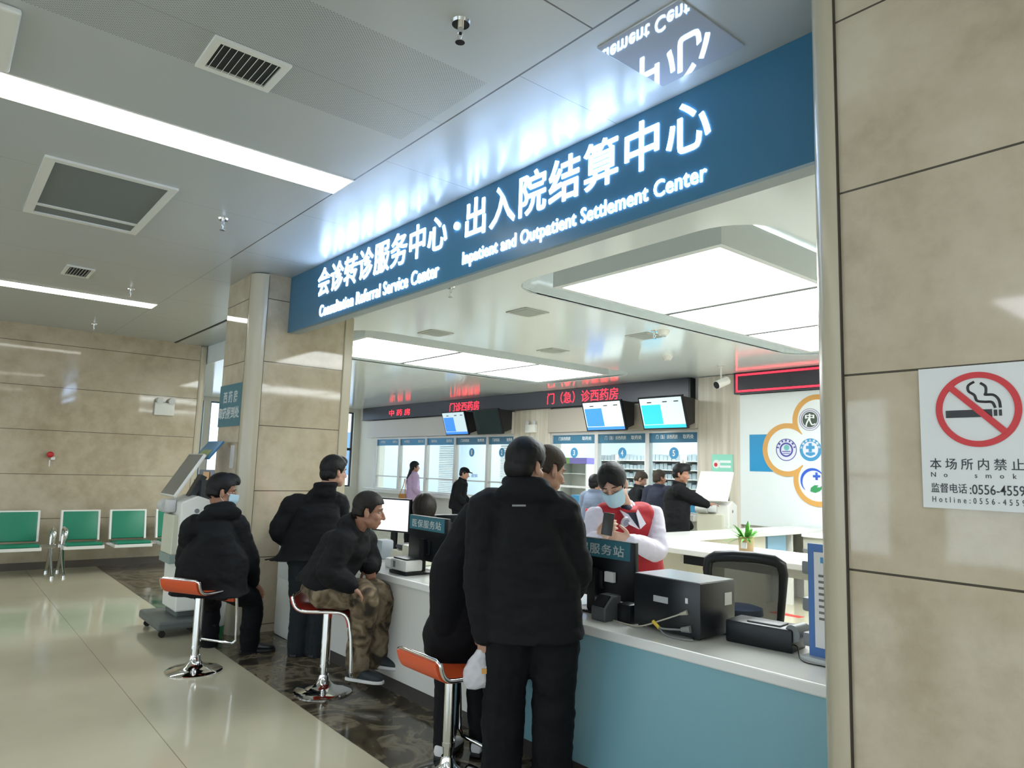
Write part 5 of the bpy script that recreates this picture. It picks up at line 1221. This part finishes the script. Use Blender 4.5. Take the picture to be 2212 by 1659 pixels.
# clerk seated behind the far monitor
person('seated person with brown hair, head bowed behind the far monitor',
    J_(6.3, pelvis=(945, 1235), neck=(922, 1128), shR=(892, 1148), shL=(968, 1145), elR=(885, 1195), wrR=(900, 1200, 6.0), elL=(975, 1195), wrL=(940, 1200, 6.0), hipR=(930, 1240), hipL=(965, 1240), knR=(920, 1245, 5.9), knL=(950, 1245, 5.9), anR=(920, 1345, 6.0), anL=(950, 1345, 6.0)),
    at(918, 1104, 6.25), -CF * .75 - CR * .1 - CU * .65, hk=1.08, hair=HAIRB, vox=.012, eyes=False, top=BLACKCLOTH2, torso=(.19, .14), hairdo=dict(thick=.026, front=.035, nape=-.10, side=-.05, parting=True), shoes=(SHOEB, None), coat=dict(floorL=.01, floorR=.01))
t = thing('office_chair', at(985, 1300, 6.6), 'dark chair back behind the seated clerk, beside the black jacket of the near man', 'chair')
q = at(985, 1150, 6.62)
MB().obox(q + CR * .0, CR * .20, CU * .17, CF * .025, .02).obj('backrest', BLACKP, t); MB().obox(V((q.x, q.y, .46)), CR * .23, CF * .22, V((0, 0, .04)), .02).obj('seat', BLACKP, t)
MB().cyl((q.x, q.y, .05), (q.x, q.y, .44), .03).cyl(V((q.x, q.y, .6)) + CF * .05, V((q.x, q.y, .46)) + CF * .05, .02).obj('post', BLACKP, t)
for k in range(5):
    a = 2 * math.pi * k / 5; MB().tube([(q.x, q.y, .09), (q.x + .26 * math.cos(a), q.y + .26 * math.sin(a), .025)], [.025, .02]).obj('leg', BLACKP, t)

# plastic bag in the hand of the near man
t = thing('plastic_bag', at(1030, 1435, 3.42), 'thin white plastic bag with a box inside hanging from a hand beside the black trousers', 'bag')
bf = Flesh(); tp = at(1045, 1392, 3.42)
bf.loft([(tp, CR * .010, CF * .010), (at(1040, 1410, 3.42), CR * .030, CF * .025), (at(1032, 1435, 3.42), CR * .058, CF * .045), (at(1028, 1462, 3.42), CR * .066, CF * .055), (at(1030, 1482, 3.42), CR * .052, CF * .045)], 20, 4)
bf.build('bag', PLASTICBAG, t, .006, 2, .008, 22)
MB().obox(at(1040, 1458, 3.395), CR * .028, CF * .012, CU * .045, .003).obj('box', PAPER, t, smooth=False); MB().obox(at(1046, 1450, 3.372), CR * .012, CF * .002, CU * .012).obj('box_print', ORN, t, smooth=False)
MB().tube([tp - CU * .01, at(1044, 1380, 3.45), at(1050, 1372, 3.47)], [.008, .006, .006]).obj('handle', PLASTICBAG, t)

# people in the back of the hall
def std(D, x, top, w_=1.0, face=None, lean=0, hy=None, **kw):
    'joints of a standing person seen at column x with the crown at row top'
    k = FPX / D; p0 = at(x, top, D); h = p0.z; G = lambda dx, z, dd=0: V((p0.x, p0.y, 0)) + CRh * dx * w_ + CFh * dd + V((0, 0, z * h / 1.7))
    f_ = V(face); f_.z = 0; f_.normalize(); rr = f_.cross(uz); P0 = V((p0.x, p0.y, 0)); s = h / 1.7
    q = lambda side, fw_, z: P0 + rr * side * w_ * s + f_ * fw_ * s + V((0, 0, z * s))
    J = dict(pelvis=q(0, -lean * .3, .93), neck=q(0, lean * .75, 1.43), shR=q(.18, lean * .6, 1.37), shL=q(-.18, lean * .6, 1.37), elR=q(.23, lean * .6 - .02, 1.09), elL=q(-.23, lean * .6 - .02, 1.09), wrR=q(.20, .14 + lean, .90), wrL=q(-.20, .14 + lean, .90),
             hipR=q(.09, -lean * .3, .90), hipL=q(-.09, -lean * .3, .90), knR=q(.10, 0, .48), knL=q(-.10, 0, .48), anR=q(.10, -.02, .09), anL=q(-.10, -.02, .09))
    J.update(kw); return J, q(0, lean + .02, 1.58)
CRh, CFh = V((CR.x, CR.y, 0)).normalized(), V((CF.x, CF.y, 0)).normalized()
Jq, hq = std(16.2, 895, 998, .95, V((.3, 1, 0)))
bl = person('person with long dark hair and lilac jumper standing with back turned at the pharmacy windows', Jq, hq, V((.5, 1, 0)), hair=HAIR, vox=.014, eyes=False, top=LILAC, torso=(.20, .14), coat=dict(hem=.14, name='jumper', leg=(.10, .09, .075, .075, .08)), shoes=(SHOEB, None), hairdo=dict(thick=.02, nape=-.10, side=-.05, vox=.012))
hb = Flesh(); fv = V((.5, 1, 0)).normalized(); hb.loft([(hq - fv * .04 + uz * .04, fv.cross(uz) * .075, fv * .05), (hq - fv * .10 - uz * .12, fv.cross(uz) * .085, fv * .04), (hq - fv * .15 - uz * .30, fv.cross(uz) * .095, fv * .035), (hq - fv * .15 - uz * .42, fv.cross(uz) * .05, fv * .025)]); hb.build('long_hair', HAIR, bl[0], .012, 2, .01, 14)
t = thing('handbag', at(868, 1082, 16.1), 'tan handbag hanging beside the person in the lilac jumper', 'bag'); hg = at(869, 1076, 16.1)
b = MB(); b.obox(hg, CR * .085, CF * .04, CU * .10, .02); b.obj('body', mat('tan leather', (.42, .19, .04), .5), t); MB().tube([hg - CR * .06 + CU * .09, hg + CU * .30 + CR * .03, hg + CU * .45 + CR * .06, hg + CU * .30 + CR * .07, hg + CR * .06 + CU * .09], .008, smooth=4).obj('strap', mat('tan leather', (.42, .19, .04), .5), t)
Jq, hq = std(14.9, 993, 1012, 1.0, V((.75, .6, 0)), .10)
bc9 = person('person in dark coat and black peaked cap at the pharmacy windows', Jq, hq, V((.75, .6, -.2)), hair=HAIR, vox=.014, eyes=False, top=BLACKCLOTH2, torso=(.20, .15), coat=dict(hem=.16, name='coat'), shoes=(SHOEB, None))
cp = Flesh(); P9, r9, f9, u9 = bc9[1:5]; cp.ell(P9(0, -.01, .07), r9 * .088, f9 * .108, u9 * .072).ell(P9(0, .12, .055), r9 * .06, f9 * .065, u9 * .012); cp.build('cap', BLACKCLOTH2, bc9[0], .012, 2)
Jq, hq = std(11.4, 1376, 1020, .95, V((.7, .7, 0)), .05)
person('person with brown hair and dark jacket bowed at window four, behind the nurse', Jq, hq, V((.8, .6, -.5)), hair=HAIRF, vox=.012, eyes=False, top=BLACKCLOTH, torso=(.20, .15), shoes=(SHOEB, None), coat=dict(hem=.10))
Jq, hq = std(10.9, 1424, 1017, 1.05, V((-.2, 1, 0)))
person('person in navy coat with cropped hair standing at window five, back turned', Jq, hq, V((.35, 1, 0)), hair=HAIRF, skin=SKIN2, vox=.012, eyes=False, top=NAVY, torso=(.215, .16), shoes=(SHOEB, None), coat=dict(hem=.16, name='coat'), sleeve=(.09, .085, .075, .055))
Jq, hq = std(9.2, 1462, 1004, 1.05, V((.75, .66, 0)), .04)
Jq['elR'] = at(1500, 1078, 9.05); Jq['wrR'] = at(1526, 1089, 8.98)
person('person in black coat reaching out to the white kiosk at the back', Jq, hq, V((.95, .35, -.15)), hair=HAIR, skin=SKIN2, vox=.010, eyes=False, top=BLACKCLOTH2, torso=(.21, .16), hands=[('R', CR, -uz, .3, .4)], shoes=(SHOEB, None), coat=dict(hem=.18, name='coat', flare=1.05), sleeve=(.088, .082, .074, .055), hairdo=dict(thick=.018, top=.08))
Jq, hq = std(10.0, 1285, 1028, .95, V((-.3, 1, 0)))
person('person in grey blue coat standing at window three, mostly hidden by the nurse', Jq, hq, V((-.2, 1, 0)), hair=HAIR, vox=.012, eyes=False, top=GREYBLUE, torso=(.19, .15), coat=dict(hem=.30, name='coat'), shoes=(SHOEB, None))
t = thing('medicine_box', at(1271, 1115, 9.72), 'small white and red packet beside the person in the grey blue coat', 'box'); q = at(1271, 1118, 7.6)
MB().obox(at(1271, 1118, 9.72), CR * .036, CF * .024, CU * .085).obj('body', PAPER, t, smooth=False); MB().obox(at(1271, 1103, 9.72), CR * .037, CF * .025, CU * .024).obj('red_lid', REDS, t, smooth=False)
